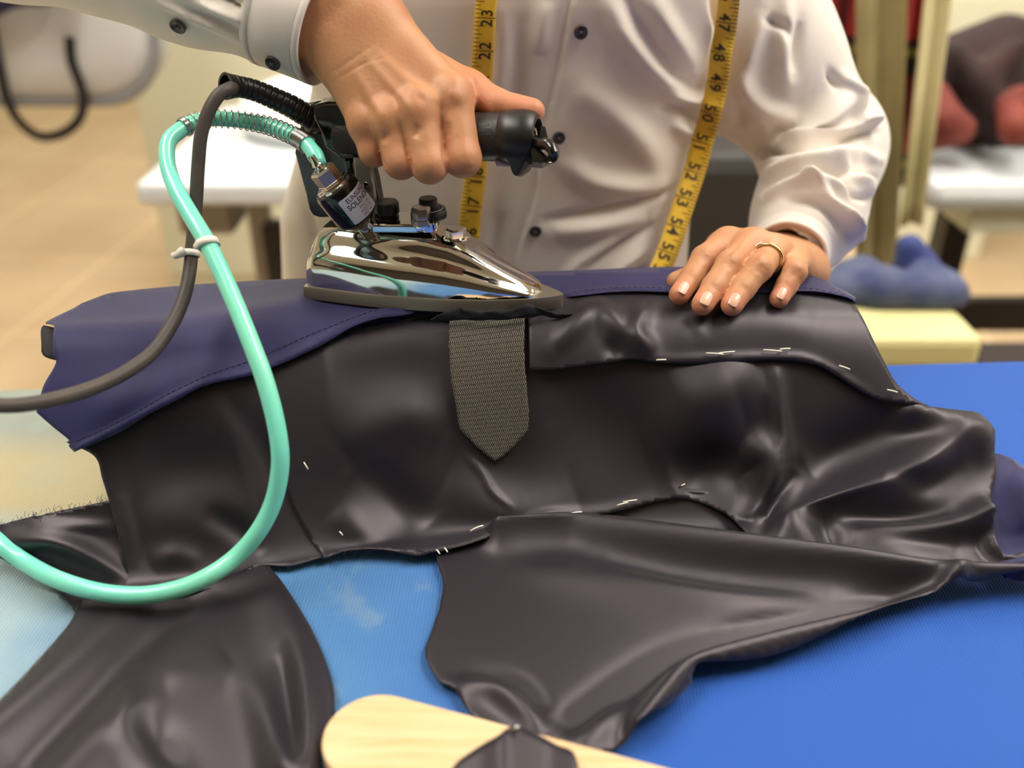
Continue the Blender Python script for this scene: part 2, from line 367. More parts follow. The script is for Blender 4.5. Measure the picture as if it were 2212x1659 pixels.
# flap at the far left under the lining
Bp = [(-40, 1142), (-40, 1142), (79, 1115), (159, 1097), (240, 1081), (320, 1075), (320, 1075), (330, 1200), (330, 1300), (330, 1300), (250, 1330), (165, 1328), (165, 1328), (133, 1286), (80, 1250), (0, 1205), (-60, 1170), (-60, 1170)]
fl.append(cloth('lining_flap', Bp, M_lin, None, 8, .0022, [([(0, 1172), (120, 1168), (200, 1200), (285, 1270)], 26, .011), ([(100, 1235), (200, 1290)], 26, -.004), ([(60, 1130), (250, 1140)], 14, .003)], fray=.8, label='left flap of charcoal lining with a frayed edge'))
# lower left lobe
Al = [(173, 1298), (173, 1298), (345, 1270), (457, 1250), (516, 1230), (576, 1222), (576, 1222), (612, 1270), (655, 1338), (687, 1397), (715, 1469), (725, 1524), (722, 1580), (700, 1640), (690, 1730), (690, 1730), (300, 1760), (-60, 1740), (-60, 1740), (-60, 1600), (0, 1542), (79, 1449), (153, 1357), (165, 1328)]
fl.append(cloth('lining_sleeve', Al, M_lin, None, 9, .0035, soft([
    ([(575, 1250), (640, 1400), (668, 1560), (660, 1700)], 34, .018, 3), ([(610, 1420), (628, 1560), (650, 1700)], 16, -.010),
    ([(330, 1300), (180, 1440), (0, 1600), (-60, 1660)], 40, .013, 3), ([(400, 1300), (260, 1440), (60, 1660)], 34, -.006, 0), ([(480, 1300), (380, 1450), (200, 1640), (150, 1700)], 50, .012, 3),
    ([(300, 1560), (400, 1700)], 34, -.008), ([(500, 1430), (430, 1480), (360, 1490)], 26, .005), ([(510, 1440), (570, 1540), (610, 1680)], 28, .012, 3), ([(290, 1480), (300, 1620), (420, 1720)], 30, .008),
    ([(576, 1235), (500, 1262), (345, 1300)], 12, .004)], .62, 1.35, 40), label='lower left lobe of charcoal lining'))
# lower centre lobe
Cp = [(938, 1200), (938, 1200), (954, 1254), (956, 1290), (944, 1342), (918, 1413), (918, 1413), (924, 1441), (948, 1481), (979, 1500), (999, 1528), (1019, 1554), (1060, 1600), (1090, 1660), (1090, 1660), (1200, 1668), (1305, 1640), (1373, 1608), (1416, 1576), (1452, 1544), (1488, 1504), (1488, 1504), (1496, 1480), (1516, 1470), (1575, 1459), (1680, 1437), (1800, 1395), (1950, 1330), (2100, 1290), (2230, 1270), (2230, 1270), (2290, 1262), (2290, 1240), (2100, 1232), (1840, 1215), (1657, 1195), (1474, 1170), (1350, 1140), (1230, 1120), (1130, 1130), (1000, 1170)]
fl.append(cloth('lining_sleeve', Cp, M_lin, None, 9, .004, soft([
    ([(1080, 1160), (1200, 1152), (1300, 1170), (1474, 1195), (1657, 1218), (1840, 1238), (2023, 1262), (2250, 1266)], 26, .020, 0),
    ([(1300, 1225), (1500, 1255), (1800, 1290)], 26, -.006), ([(1120, 1235), (1350, 1275), (1550, 1310), (1800, 1320)], 34, .010),
    ([(1250, 1560), (1330, 1500), (1430, 1440), (1550, 1400), (1750, 1350), (2000, 1300)], 26, -.009, 0), ([(1380, 1600), (1440, 1520), (1500, 1460), (1650, 1415), (1850, 1365), (2050, 1296)], 24, .016, 0),
    ([(985, 1495), (1060, 1500), (1130, 1550), (1180, 1600)], 22, .011), ([(1000, 1470), (1120, 1490), (1180, 1560)], 18, -.006), ([(1230, 1640), (1300, 1580), (1360, 1540)], 30, .008)], .8, 1.2), fray=.5, label='lower centre lobe of charcoal lining narrowing to a fold on the right'))
# right back piece
Rp = [(2125, 985), (2125, 985), (2140, 985), (2190, 1008), (2230, 1060), (2300, 1090), (2300, 1090), (2300, 1262), (2300, 1262), (2180, 1262), (2150, 1250), (2125, 1180), (2120, 1100)]
fl.append(cloth('shell_fabric', Rp, M_navy, None, 9, .0035, [([(2170, 1030), (2205, 1080), (2215, 1160)], 34, .012), ([(2160, 1240), (2220, 1225), (2290, 1210)], 18, .010, 0)], label='navy wool part lying behind the lining at the far right'))
# left lining panel
Lp = [(150, 955), (150, 955), (210, 985), (226, 1032), (240, 1077), (253, 1122), (262, 1154), (271, 1213), (278, 1246), (269, 1264), (269, 1264), (275, 1290), (350, 1300), (457, 1284), (516, 1258), (556, 1234), (576, 1230), (630, 1233), (690, 1216), (720, 1214), (720, 1214), (720, 780), (720, 780), (590, 790), (448, 830), (300, 890)]
LR = [([(300, 1010), (420, 1020), (520, 990)], 60, -.008), ([(300, 1140), (420, 1110), (560, 1110)], 60, .008), ([(440, 1100), (520, 1150), (560, 1210)], 20, -.006), ([(330, 1230), (380, 1205), (440, 1225)], 22, .006), ([(270, 1060), (285, 1160), (283, 1240)], 12, .004), ([(470, 840), (560, 950), (620, 1100)], 20, -.003)]
LR = soft(LR, .62, 1.35)
fl.append(cloth('lining_panel', Lp, M_lin, None, 8, .0045, LR, label='left lining panel with a vertical seam'))
# main lining
Ep = [(565, 800), (565, 800), (583, 900), (600, 980), (624, 1068), (660, 1150), (703, 1223), (703, 1223), (746, 1208), (819, 1207), (895, 1218), (936, 1213), (987, 1205), (1059, 1185), (1102, 1171), (1134, 1147), (1166, 1131), (1222, 1137), (1253, 1137), (1297, 1119), (1357, 1103), (1404, 1087), (1404, 1087), (1480, 1078), (1560, 1112), (1602, 1167), (1639, 1201), (1662, 1212), (1760, 1222), (1840, 1232), (2023, 1256), (2110, 1256), (2180, 1246), (2240, 1240), (2240, 1240), (2212, 1200), (2160, 1215), (2135, 1180), (2128, 1130), (2118, 1104), (2118, 1104), (2136, 1060), (2142, 1020), (2130, 990), (2095, 945), (2050, 915), (1982, 890), (1982, 890), (1955, 870), (1914, 833), (1886, 783), (1854, 723), (1830, 688), (1830, 688), (1500, 660), (1240, 660), (980, 680), (980, 680), (880, 705), (755, 730), (640, 775)]
ER = [
    ([(1230, 770), (1300, 900), (1500, 1010)], 90, -.010), ([(1440, 870), (1560, 840), (1640, 800)], 60, .012), ([(1380, 960), (1500, 920), (1600, 890)], 55, .008),
    ([(1668, 790), (1676, 900), (1690, 1000)], 16, .008), ([(1450, 1040), (1540, 1010), (1600, 1010)], 50, -.012), ([(1590, 960), (1655, 990), (1660, 1080), (1610, 1150)], 34, .018),
    ([(1710, 1010), (1660, 1100), (1650, 1180)], 16, -.012), ([(1655, 1205), (1700, 1145), (1800, 1090), (1940, 1040), (2060, 960), (2080, 930)], 38, .022), ([(1740, 1010), (1850, 960), (2000, 900)], 44, -.012),
    ([(1960, 895), (2040, 925), (2110, 970)], 26, .012, 0), ([(1790, 1140), (1950, 1130), (2050, 1122)], 20, -.008), ([(1780, 1152), (1950, 1160), (2060, 1145), (2120, 1115)], 22, .020, 3),
    ([(1900, 1040), (1990, 1050), (2070, 1000)], 22, -.007), ([(1680, 1160), (1740, 1190), (1760, 1215)], 26, .010), ([(1770, 1130), (1790, 1180), (1800, 1210)], 20, -.006), ([(1830, 1190), (1950, 1220), (2060, 1225)], 30, .010),
    ([(2080, 1150), (2110, 1200), (2150, 1235)], 14, -.003), ([(2130, 1130), (2140, 1190), (2190, 1225)], 14, .008),
    ([(1010, 985), (1040, 1020), (1060, 1060), (1100, 1100)], 7, .003), ([(700, 820), (900, 800), (1000, 800)], 60, -.006), ([(740, 980), (860, 900), (960, 940)], 50, .007), ([(780, 1000), (870, 1100), (920, 1150)], 40, -.009), ([(950, 1040), (1100, 1110), (1250, 1080)], 55, .010), ([(720, 1100), (780, 1160), (800, 1200)], 30, .005),
    ([(710, 1216), (870, 1206), (1000, 1196), (1110, 1160), (1180, 1122), (1300, 1110), (1400, 1080)], 12, .0035), ([(1150, 720), (1200, 760), (1290, 700)], 20, -.004)]
ER = soft(ER, .75, 1.2)
fl.append(cloth('lining', Ep, M_lin, None, 8, .0065, ER, fray=.4, label='main charcoal satin lining'))
# pinned upper strip
Fp = [(1140, 668), (1140, 668), (1500, 655), (1770, 665), (1832, 683), (1832, 683), (1836, 690), (1856, 723), (1888, 783), (1916, 833), (1955, 870), (1983, 887), (1983, 887), (1904, 871), (1863, 857), (1795, 816), (1749, 793), (1657, 784), (1520, 791), (1410, 788), (1355, 781), (1355, 781), (1270, 792), (1200, 801), (1142, 803), (1142, 803)]
FR = [([(1190, 760), (1280, 700), (1340, 730), (1400, 778)], 16, .009), ([(1400, 690), (1372, 730), (1410, 770)], 14, .007), ([(1300, 750), (1340, 775)], 14, -.004), ([(1480, 730), (1600, 700), (1760, 720)], 26, .005), ([(1540, 690), (1500, 720)], 20, -.003), ([(1160, 690), (1240, 690)], 20, .004), ([(1400, 782), (1657, 778), (1749, 787), (1863, 850)], 8, .003)]
FR = soft(FR, .65, 1.25)
fl.append(cloth('lining_hem', Fp, M_lin, None, 7, .0115, FR, label='upper lining edge folded over and held by white basting thread'))
# navy wool band along the top and left
Np = [(181, 975), (181, 975), (208, 964), (276, 933), (330, 901), (394, 869), (448, 842), (547, 820), (588, 806), (683, 770), (755, 738), (819, 720), (895, 707), (932, 688), (982, 671), (982, 671), (1080, 672), (1140, 662), (1180, 676), (1228, 680), (1228, 680), (1350, 668), (1500, 672), (1600, 671), (1700, 668), (1770, 672), (1815, 682), (1836, 690), (1836, 690), (1828, 672), (1800, 655), (1765, 635), (1700, 618), (1580, 610), (1450, 611), (1240, 619), (1000, 626), (665, 636), (457, 646), (366, 655), (267, 664), (222, 675), (149, 711), (109, 734), (109, 734), (131, 754), (137, 797), (143, 797), (143, 797), (140, 806), (118, 836), (108, 862), (100, 894), (100, 894), (136, 924), (170, 951), (168, 962)]
NR = [([(140, 765), (300, 755), (450, 742), (650, 700)], 30, .006, 0), ([(290, 800), (450, 770), (560, 790)], 34, -.005), ([(200, 900), (400, 840)], 40, .004), ([(1228, 676), (1350, 664), (1500, 668), (1700, 664), (1830, 684)], 7, .0025, 0), ([(190, 968), (330, 896), (448, 838), (590, 802), (755, 734), (930, 684)], 8, .003, 0)]
shell = cloth('shell_fabric', Np, M_navy, None, 8, .0125, NR, label='navy wool outer fabric folded along the top')
fl.append(shell)
# back of the drape, falling behind the board edge
top = cr(np.array([(109, 734), (149, 711), (222, 675), (366, 655), (665, 636), (1000, 626), (1240, 619), (1450, 611), (1700, 618), (1800, 655), (1836, 690)]), 60)
p0, n0 = base_hit(top[:, 0], top[:, 1]+1); p0 = p0+n0*.0125; rows = [p0]
for dy, dz in ((.012, -.004), (.028, -.016), (.040, -.040), (.046, -.08), (.050, -.113)): rows.append(p0+np.array([0, dy, dz]))
V = np.vstack(rows); n = len(p0); V[:, 2] = np.maximum(V[:, 2], ZT+.002)
o = obj('shell_back', V, [(r*n+i, r*n+i+1, (r+1)*n+i+1, (r+1)*n+i) for r in range(5) for i in range(n-1)], M_navy); fl.append(o)
sd = o.modifiers.new('thickness', 'SOLIDIFY'); sd.thickness = .0006
# open left end: black sheet put in for the shade inside the roll
Hp = [(104, 736), (104, 736), (135, 745), (165, 765), (165, 802), (165, 802), (112, 791), (103, 772), (98, 756), (99, 742)]
fl.append(cloth('roll_end_shade', Hp, M_black, None, 6, .0118, label='black sheet painting the shade inside the rolled left end'))
# stitching
def on_top(px, py, lift): p, n = base_hit(px, py); return p+n*lift
def dashes(path, lift, L_, gap, r, m, name, rid=None):
    mb = MB(); c = cr(path, 900); s = np.r_[0, np.cumsum(np.linalg.norm(np.diff(c, axis=0), axis=1))]; u = 0
    while u+L_ < s[-1]:
        q = np.stack([np.interp(np.linspace(u, u+L_, 3), s, c[:, k]) for k in (0, 1)], 1)
        f = folds(q[:, 0], q[:, 1], rid) if rid else 0
        p, n_ = base_hit(q[:, 0], q[:, 1]); mb.add(*tube(p+n_*(lift+f+np.array([0, .0002, 0]))[:, None] if np.ndim(lift+f) else p+n_*(lift), r, 5)); u += L_+gap
    return mb.build(name, m)
fl.append(dashes([(185, 952), (276, 912), (390, 850), (470, 815), (580, 780), (690, 742), (800, 712), (920, 692)], .0128, 9, 4, .00022, M_thread, 'seam_stitching', NR))
fl.append(dashes([(1235, 668), (1350, 662), (1490, 664), (1600, 662), (1680, 658), (1760, 662), (1822, 680)], .0128, 9, 4, .00022, M_thread, 'seam_stitching', NR))
fl.append(dashes([(345, 1288), (457, 1275), (516, 1250), (556, 1228)], .0052, 10, 2, .0003, M_thread, 'seam_stitching', LR))
# woven strip with pointed end
M_strip = mat('woven_strip', (26, 25, 28), .7)
nt = M_strip.node_tree; N = nt.nodes; L = nt.links; bs = N['Principled BSDF']
uvn = N.new('ShaderNodeTexCoord'); sx = N.new('ShaderNodeSeparateXYZ'); L.new(uvn.outputs['UV'], sx.inputs[0])
u_, v_ = sx.outputs[0], mth('ADD', sx.outputs[1], mth('MULTIPLY', sx.outputs[0], .10))
row = mth('MULTIPLY', v_, 1/.0185); tri = mth('PINGPONG', row, .5)
th_ = mth('FRACT', mth('ADD', mth('MULTIPLY', u_, 1/.0043), mth('MULTIPLY', tri, 2.3)))
nn_ = N.new('ShaderNodeTexNoise'); nn_.inputs['Scale'].default_value = 260; L.new(uvn.outputs['UV'], nn_.inputs[0])
gap_ = mth('GREATER_THAN', mth('FRACT', mth('MULTIPLY', row, 2)), .14)
thr = mth('MULTIPLY', mth('MULTIPLY', mth('LESS_THAN', th_, .28), gap_), mrange(nn_.outputs[0], .30, .5, .25, 1))
L.new(mixc(thr, (22, 21, 25), (150, 138, 112)), bs.inputs['Base Color'])
bp = N.new('ShaderNodeBump'); bp.inputs['Strength'].default_value = .6; bp.inputs['Distance'].default_value = .0004; L.new(thr, bp.inputs['Height']); L.new(bp.outputs[0], bs.inputs['Normal'])
Gp = [(984, 676), (984, 676), (976, 700), (970, 739), (972, 790), (977, 840), (984, 878), (991, 924), (991, 924), (1027, 962), (1067, 994), (1067, 994), (1098, 972), (1139, 927), (1139, 927), (1139, 878), (1133, 802), (1131, 742), (1138, 672), (1138, 672)]
fl.append(cloth('woven_interlining_strip', Gp, M_strip, None, 7, .0130, [([(990, 690), (1130, 684)], 14, .003)], fray=.7, thick=.0008, label='dark herringbone strip with a pointed end and tan threads'))
tp = cr([(930, 690), (985, 663), (1010, 669), (1060, 672), (1100, 668), (1140, 656), (1165, 664), (1185, 672), (1215, 678), (1236, 677)], 90); bt = cr([(930, 694), (985, 691), (1060, 691), (1140, 686), (1165, 681), (1190, 685), (1215, 685), (1240, 682)], 90)
tp[:, 1] += rng.normal(0, .9, 90); vs = []
for t_ in (0, .33, .66, 1.0):
    q_ = tp*(1-t_)+bt*t_; vs.append(P(q_[:, 0], q_[:, 1], np.interp(q_[:, 0], [930, 960, 1100, 1240], [.624, .6185, .6185, .628])+.003*t_-.0012*np.sin(q_[:, 0]/9)*np.sin(np.pi*t_)))
vs = np.vstack(vs); o = obj('turned_edge', vs, [(r*90+i, r*90+i+1, (r+1)*90+i+1, (r+1)*90+i) for r in range(3) for i in range(89)], M_black); sd = o.modifiers.new('thickness', 'SOLIDIFY'); sd.thickness = .0008; o['label'] = 'black turned edge of the seam beside the sole'; fl.append(o)
# white basting stitches
BS = [((1410, 784), (1431, 783), .0140), ((1516, 771), (1552, 773), .0140), ((1543, 771), (1576, 768), .0140), ((1637, 765), (1676, 768), .0140), ((1672, 764), (1694, 763), .0140), ((1798, 796), (1821, 804), .0140), ((1896, 848), (1916, 855), .0140),
      ((1470, 1049), (1479, 1045), .0085), ((1329, 1095), (1353, 1087), .0105), ((1342, 1086), (1372, 1081), .0105), ((1223, 1126), (1253, 1116), .0105), ((1074, 1162), (1104, 1149), .011), ((1017, 1174), (1044, 1160), .0095),
      ((656, 997), (665, 1012), .0100), ((734, 1157), (741, 1168), .0105), ((944, 1212), (951, 1219), .008), ((961, 1209), (968, 1216), .008)]
for (a, b, lf) in BS:
    q = cr(np.array([a, b], float), 4); p, n_ = base_hit(q[:, 0], q[:, 1]); g = folds(q[:, 0], q[:, 1], FR if a[1] < 900 else ER)
    off = lf+g+.0012*np.sin(np.linspace(.1, math.pi-.1, 4))*.6
    o = obj('basting_stitch', *tube(p+n_*off[:, None], .00055, 6), M_baste); o['label'] = 'white basting stitch'; fl.append(o)
# loose threads along the raw edges
def hairs(path, lift, count, ln, name, r=.00012):
    mb = MB(); c = cr(path, 400)
    for _ in range(count):
        q = c[rng.integers(0, 399)]; a = rng.uniform(0, 2*math.pi); p, n_ = base_hit(np.array([q[0]]), np.array([q[1]]))
        p = p[0]+n_[0]*lift; d = np.array([math.cos(a), 0, 0])*.6+np.array([0, .5, .55])*(1 if rng.random() < .6 else -.3)+rng.normal(0, .3, 3); d = d/np.linalg.norm(d)*ln*rng.uniform(.4, 1.2)
        mb.add(*tube(cr([p, p+d*.5+rng.normal(0, ln*.15, 3), p+d], 5), r, 4))
    return mb.build(name, M_thread, kind='stuff')
fl.append(hairs([(-20, 1140), (79, 1116), (159, 1097), (240, 1082)], .003, 90, .0045, 'frayed_edge'))
fl.append(hairs([(705, 1222), (800, 1210), (940, 1214)], .008, 45, .005, 'frayed_edge'))
fl.append(hairs([(985, 664), (1060, 672), (1136, 662)], .0175, 60, .004, 'frayed_edge'))
fl.append(hairs([(1215, 676), (1350, 668), (1500, 671)], .013, 60, .003, 'frayed_edge'))
for o in fl: child(o, gar)
# ------------------------------------------------------------------ steam iron
M_chrome = mat('polished_chrome', (225, 222, 215), .06, 1.0, bump=.04, bscale=60, dist=.0004)
M_nick = mat('brushed_nickel', (190, 186, 180), .25, 1.0, bump=.2, bscale=400, dist=.0002)
M_plate = mat('dull_aluminium', (176, 170, 160), .38, .75, bump=.15, bscale=500, dist=.0002)
M_sole = mat('cast_sole', (132, 124, 112), .5, .55, bump=.15, bscale=600, dist=.0002)
M_gloss = mat('black_gloss_plastic', (14, 12, 12), .18, spec=.5, coat=.3)
M_rub = mat('black_rubber', (38, 35, 33), .48, spec=.45, bump=.9, bscale=520, detail=2, dist=.0004)
M_blk = mat('black_plastic', (28, 26, 26), .38, spec=.45, bump=.08, bscale=700)
M_label = mat('white_label', (205, 203, 214), .45)
M_ink = mat('black_ink', (20, 20, 28), .6)
ZS = ZB+.0135
IO = np.array([-.0505, .6038, ZS]); IA = math.radians(-16)
IX = np.array([math.cos(IA), math.sin(IA), 0]); IY = np.array([-math.sin(IA), math.cos(IA), 0]); IZ = np.array([0, 0, 1.])
def loc2w(p): p = np.asarray(p, float); return IO+p[..., 0:1]*IX+p[..., 1:2]*IY+p[..., 2:3]*IZ
def LZ(px, py, z): q = PZ(px, py, ZS+z)-IO; return np.array([q@IX, q@IY, z])
def LY(px, py, y):
    r = ray(px, py); t = ((IO+IY*y-CAM)@IY)/(r@IY); q = CAM+r*t-IO; return np.array([q@IX, q@IY, q[2]])
iron = thing('steam_iron', 'chrome gravity feed steam iron with a black handle, resting on the navy wool', 'iron', loc=tuple(IO))
def ich(o, par=None, label=None):
    o.parent = par or iron; o.matrix_parent_inverse = Matrix.Translation(-Vector(IO))
    if par is not None: o.matrix_parent_inverse = Matrix.Identity(4)
    if label: o['label'] = label
    return o
def outl(x):  # half width of the sole at local x (heel -.088 .. tip .089)
    x = np.asarray(x, float); t = np.clip((x+.088)/.177, 0, 1)
    return .0385*np.clip(1-t**2.6, 0, 1)**.80*(1-.16*np.clip(.25-t, 0, 1))
xs = np.r_[-.088, -.0875, np.linspace(-.086, .080, 30), .084, .087, .0885, .089]
ring = [(x, -outl(x)-.0006) for x in xs]+[(x, outl(x)+.0006) for x in xs[::-1]]
prof = [(.0, .97), (.0008, 1.0), (.0085, 1.0), (.0095, .985)]
vs = []; n = len(ring)
for z, k in prof: vs += [loc2w((x*(.999 if k < 1 else 1), y*k, z)) for x, y in ring]
fs = [(r*n+i, r*n+(i+1) % n, (r+1)*n+(i+1) % n, (r+1)*n+i) for r in range(3) for i in range(n)]+[tuple(reversed(range(n))), tuple(range(3*n, 4*n))]
o = obj('soleplate', vs, fs, M_sole, None, True)
def esplit(o, a=.6):
    m = o.modifiers.new('edges', 'EDGE_SPLIT'); m.split_angle = a; return o
ich(esplit(o), None, 'dull grey soleplate')
# chrome body: loft along x; section from skirt to deck
def hx(x):
    t = (x+.086)/.158
    return np.interp(t, [0, .03, .10, .2, .50, .62, .72, .84, .93, 1.0], [.038, .046, .0495, .050, .048, .0440, .0375, .0270, .0195, .0125])
sec = [(1.0, .0), (1.0, .12), (.996, .28), (.98, .42), (.935, .53), (.86, .61), (.78, .67), (.71, .735), (.65, .81), (.58, .885), (.48, .95), (.34, .985), (.17, 1.0), (0, 1.0)]
bx = np.r_[np.linspace(-.0862, -.080, 5), np.linspace(-.076, .070, 44), .0725, .0738]
vs = []; m = len(sec)*2-1
for i, x in enumerate(bx):
    w = outl(x)*.975; h = hx(x); zz0 = .0095
    er = np.clip((x+.0862)/.006, 0, 1); rnd = 1-.05*(1-er)**2
    fr = np.clip((.0738-x)/.004, 0, 1)**.5 if x > .0698 else 1
    row = []
    for k, (a, b) in enumerate(sec):
        # shallow scoop along the flank of the dome
        sc = .0035*np.exp(-((x-.005)/.034)**2)*np.exp(-((b-.70)/.13)**2)
        y = (w*a*rnd-sc)*fr; z = zz0+(h-zz0)*b*(fr if b > 0 else 1)-.35*sc
        row.append((x, -y, z))
    row += [(x, -q[1], q[2]) for q in reversed(row[:-1])]; vs += [loc2w(q) for q in row]
fs = [(i*m+j, i*m+j+1, (i+1)*m+j+1, (i+1)*m+j) for i in range(len(bx)-1) for j in range(m-1)]+[tuple(range(m)), tuple(reversed(range((len(bx)-1)*m, len(bx)*m)))]
o = obj('chrome_body', vs, fs, M_chrome); sdv = o.modifiers.new('sub', 'SUBSURF'); sdv.levels = 1; sdv.render_levels = 2; ich(o, None, 'polished chrome shell')
ZD = .0495
def ipart(name, v, f, mt, par=None, label=None, smooth=True, split=.6):
    o = obj(name, v, f, mt, None, smooth)
    if split: esplit(o, split)
    return ich(o, par, label)
def up(px, py, z, prof, n=None, seg=32): return lathe(prof, loc2w(LZ(px, py, z)), IZ, seg, n)
# screws, knobs and valve plate on the deck
pc = [LZ(*q) for q in ((772, 505, ZD), (800, 478, ZD), (905, 475, ZD), (945, 484, ZD), (946, 500, ZD), (900, 506, ZD))]
o = ipart('valve_plate', *prism([loc2w(q+np.array([0, 0, .0005])) for q in pc], (0, 0, .006)), M_chrome, None, None, False, 0); bev(o, .0015, 3)
k1 = ipart('control_knob', *up(838, 476, ZD+.004, [(0, .006), (.002, .0062), (.0022, .0078), (.0035, .0078), (.0036, .0062), (.0055, .0062), (.0056, .0078), (.0062, .0084), (.0125, .0081), (.0136, .0074), (.0138, 0.0005)]), M_blk, label='small black knob')
ipart('collar', *up(838, 478, ZD+.0008, [(0, .009), (.0045, .009), (.0048, .0084), (.0075, .0070)], 8), M_chrome)
k2 = ipart('control_dial', *up(927, 483, ZD+.002, [(0, .007), (.004, .0075), (.0055, .0112), (.0065, .0118), (.0102, .0118), (.0112, .0112), (.0113, .0065), (.0175, .0063), (.0182, .0056), (.0183, .0005)]), M_blk, label='large black dial with a white ring')
c0 = loc2w(LZ(927, 483, ZD+.002)+np.array([0, 0, .0114])); a = np.linspace(0, 2*math.pi, 49)
ipart('dial_ring', *tube(c0+np.stack([.0098*np.cos(a), .0098*np.sin(a), 0*a], 1), .00025, 6, False), M_label)
mb = MB()
for t in np.linspace(0, 2*math.pi, 40, endpoint=False):
    q = c0+np.array([.0118*math.cos(t), .0118*math.sin(t), -.0052]); mb.add(*tube([q-[0, 0, .0012], q+[0, 0, .0016]], .0005, 6))
o = mb.build('dial_teeth', M_blk); ich(o)
hexp = [(0, .0068), (.0032, .0066), (.0036, .0058), (.0042, .0060), (.0044, .0063), (.0108, .0063), (.0120, .0054), (.0121, .0003)]
ipart('hex_bolt', *up(911, 484, ZD+.006, hexp, 6), M_nick, label='tall chrome hex bolt'); ipart('washer', *up(911, 487, ZD+.0045, [(0, .0066), (.0025, .0066), (.003, .0058)]), M_chrome)
ipart('hex_bolt', *up(924, 497, ZD+.001, [(0, .0052), (.0052, .0052), (.0060, .0045), (.0061, .0003)], 6), M_chrome)
ipart('hex_bolt', *up(985, 509, .0475, [(0, .0072), (.0045, .0072), (.0056, .0060), (.0057, .0003)], 6), M_chrome, label='low chrome hex bolt near the nose')
ipart('bolt_flange', *up(985, 512, .0455, [(0, .0100), (.0012, .0098), (.0022, .0088)]), M_chrome)
# bracket that carries the handle
bo = [(648, 330), (652, 292), (655, 232), (664, 224), (723, 215), (760, 222), (776, 262), (800, 330), (812, 372), (822, 440), (822, 462), (800, 478), (700, 478), (690, 470), (678, 468), (669, 455), (660, 400)]
bo = [(636, 330), (660, 420), (667, 452), (675, 466), (690, 471), (812, 466), (821, 452), (810, 390), (794, 330), (775, 262), (745, 219), (723, 215), (690, 218), (662, 224), (652, 236), (646, 290)]
pts = [loc2w(LY(x, y, .006)) for x, y in bo]
o = ipart('handle_bracket', *prism(pts, IY*.010), M_gloss, None, 'glossy black bracket plate', False, 0); bev(o, .0015, 3)
hb = [(672, 250), (672, 228), (700, 222), (735, 222), (775, 240), (780, 300), (770, 345), (735, 345), (700, 320), (690, 285)]
o = ipart('bracket_housing', *prism([loc2w(LY(x, y, -.013)) for x, y in hb], IY*.034), M_gloss, None, None, False, 0); bev(o, .003, 4)
mb = MB()
mb.add(*prism([loc2w(LY(x, y, -.0105)) for x, y in [(742, 345), (757, 345), (783, 470), (765, 470)]], IY*.018)); o = mb.build('bracket_rib', M_gloss, None, False); ich(bev(o, .001, 2))
sp = [(762, 338), (793, 345), (806, 400), (812, 455), (806, 482), (785, 484), (775, 440)]
o = ipart('bracket_plate', *prism([loc2w(LY(x, y, -.012)) for x, y in sp], IY*.004), M_plate, None, 'dull metal plate with a screw', False, 0); bev(o, .0006, 2)
c = loc2w(LY(791, 401, -.0122)); ipart('screw', *lathe([(0, .0024), (.0007, .0022), (.0010, .0012), (.0007, .0004)], c, -IY, 20), M_chrome)
# solenoid valve
S0 = P(777, 473, .617); S1 = P(721, 401, .601); SD = (S1-S0)/np.linalg.norm(S1-S0); SL = np.linalg.norm(S1-S0)
sol = ipart('solenoid_valve', *lathe([(0, .0100), (.0005, .0120), (.0025, .0142), (.005, .0150), (SL-.003, .0150), (SL-.0005, .0142), (SL, .0128), (SL, .001)], S0, SD, 48), M_gloss, None, 'black solenoid valve cylinder')
def spart(name, v, f, mt, label=None, smooth=True, split=.5):
    o = obj(name, v, f, mt, None, smooth); o.parent = sol
    if split: esplit(o, split)
    if label: o['label'] = label
    return o
spart('top_washer', *lathe([(SL-.0002, .0122), (SL+.0012, .0120), (SL+.0016, .0112), (SL+.0016, .002)], S0, SD, 40), M_chrome)
spart('hex_nut', *lathe([(SL+.0016, .0082), (SL+.0030, .0092), (SL+.0040, .0092), (SL+.0042, .0088)], S0, SD, n=6), M_chrome)
spart('hex_nut', *lathe([(SL+.004, .0086), (SL+.0125, .0086), (SL+.0138, .0074), (SL+.0139, .001)], S0, SD, n=6), M_nick, 'tall silver hex nut')
spart('hose_fitting', *lathe([(SL+.0136, .0052), (SL+.0146, .0050), (SL+.0148, .0030), (SL+.0165, .0028), (SL+.0175, .0036), (SL+.0195, .0026), (SL+.024, .0024)], S0, SD, 24), M_chrome)
spart('valve_stem', *tube(cr([S0-SD*.000, S0-SD*.006, loc2w(LZ(800, 500, ZD-.002))], 6), [.0080, .0062, .0060, .0060, .0062, .0068], 24), M_chrome)
spart('stem_washer', *lathe([(-.0035, .0078), (-.001, .0105), (.0002, .0118)], S0, SD, 32), M_nick)
# label wrapped round the cylinder with printing
tc_ = -(FW-(FW@SD)*SD); tc_ /= np.linalg.norm(tc_); ts_ = np.cross(SD, tc_)
if ts_@RT < 0: ts_ = -ts_
def cyl(u, v, r): # u along circumference (m, to the right), v along axis from centre
    a = np.asarray(u)/.0150; return S0+SD*(SL*.47+np.asarray(v))[..., None]+r*(np.cos(a)[..., None]*tc_+np.sin(a)[..., None]*ts_)
U = np.linspace(-.0045, .0195, 24); Vv = np.array([-.0095, -.009, .0090, .0095]); vs = []; fs = []
for i, u in enumerate(U):
    for v in Vv:
        k = .0005 if i in (0, 23) and abs(v) > .0092 else 0; vs.append(cyl(u, v-np.sign(v)*k, .01512))
for i in range(23):
    for j in range(3): fs.append((i*4+j, (i+1)*4+j, (i+1)*4+j+1, i*4+j+1))
lab = spart('valve_label', vs, fs, M_label, 'white label printed with black letters', split=0)
mb = MB()
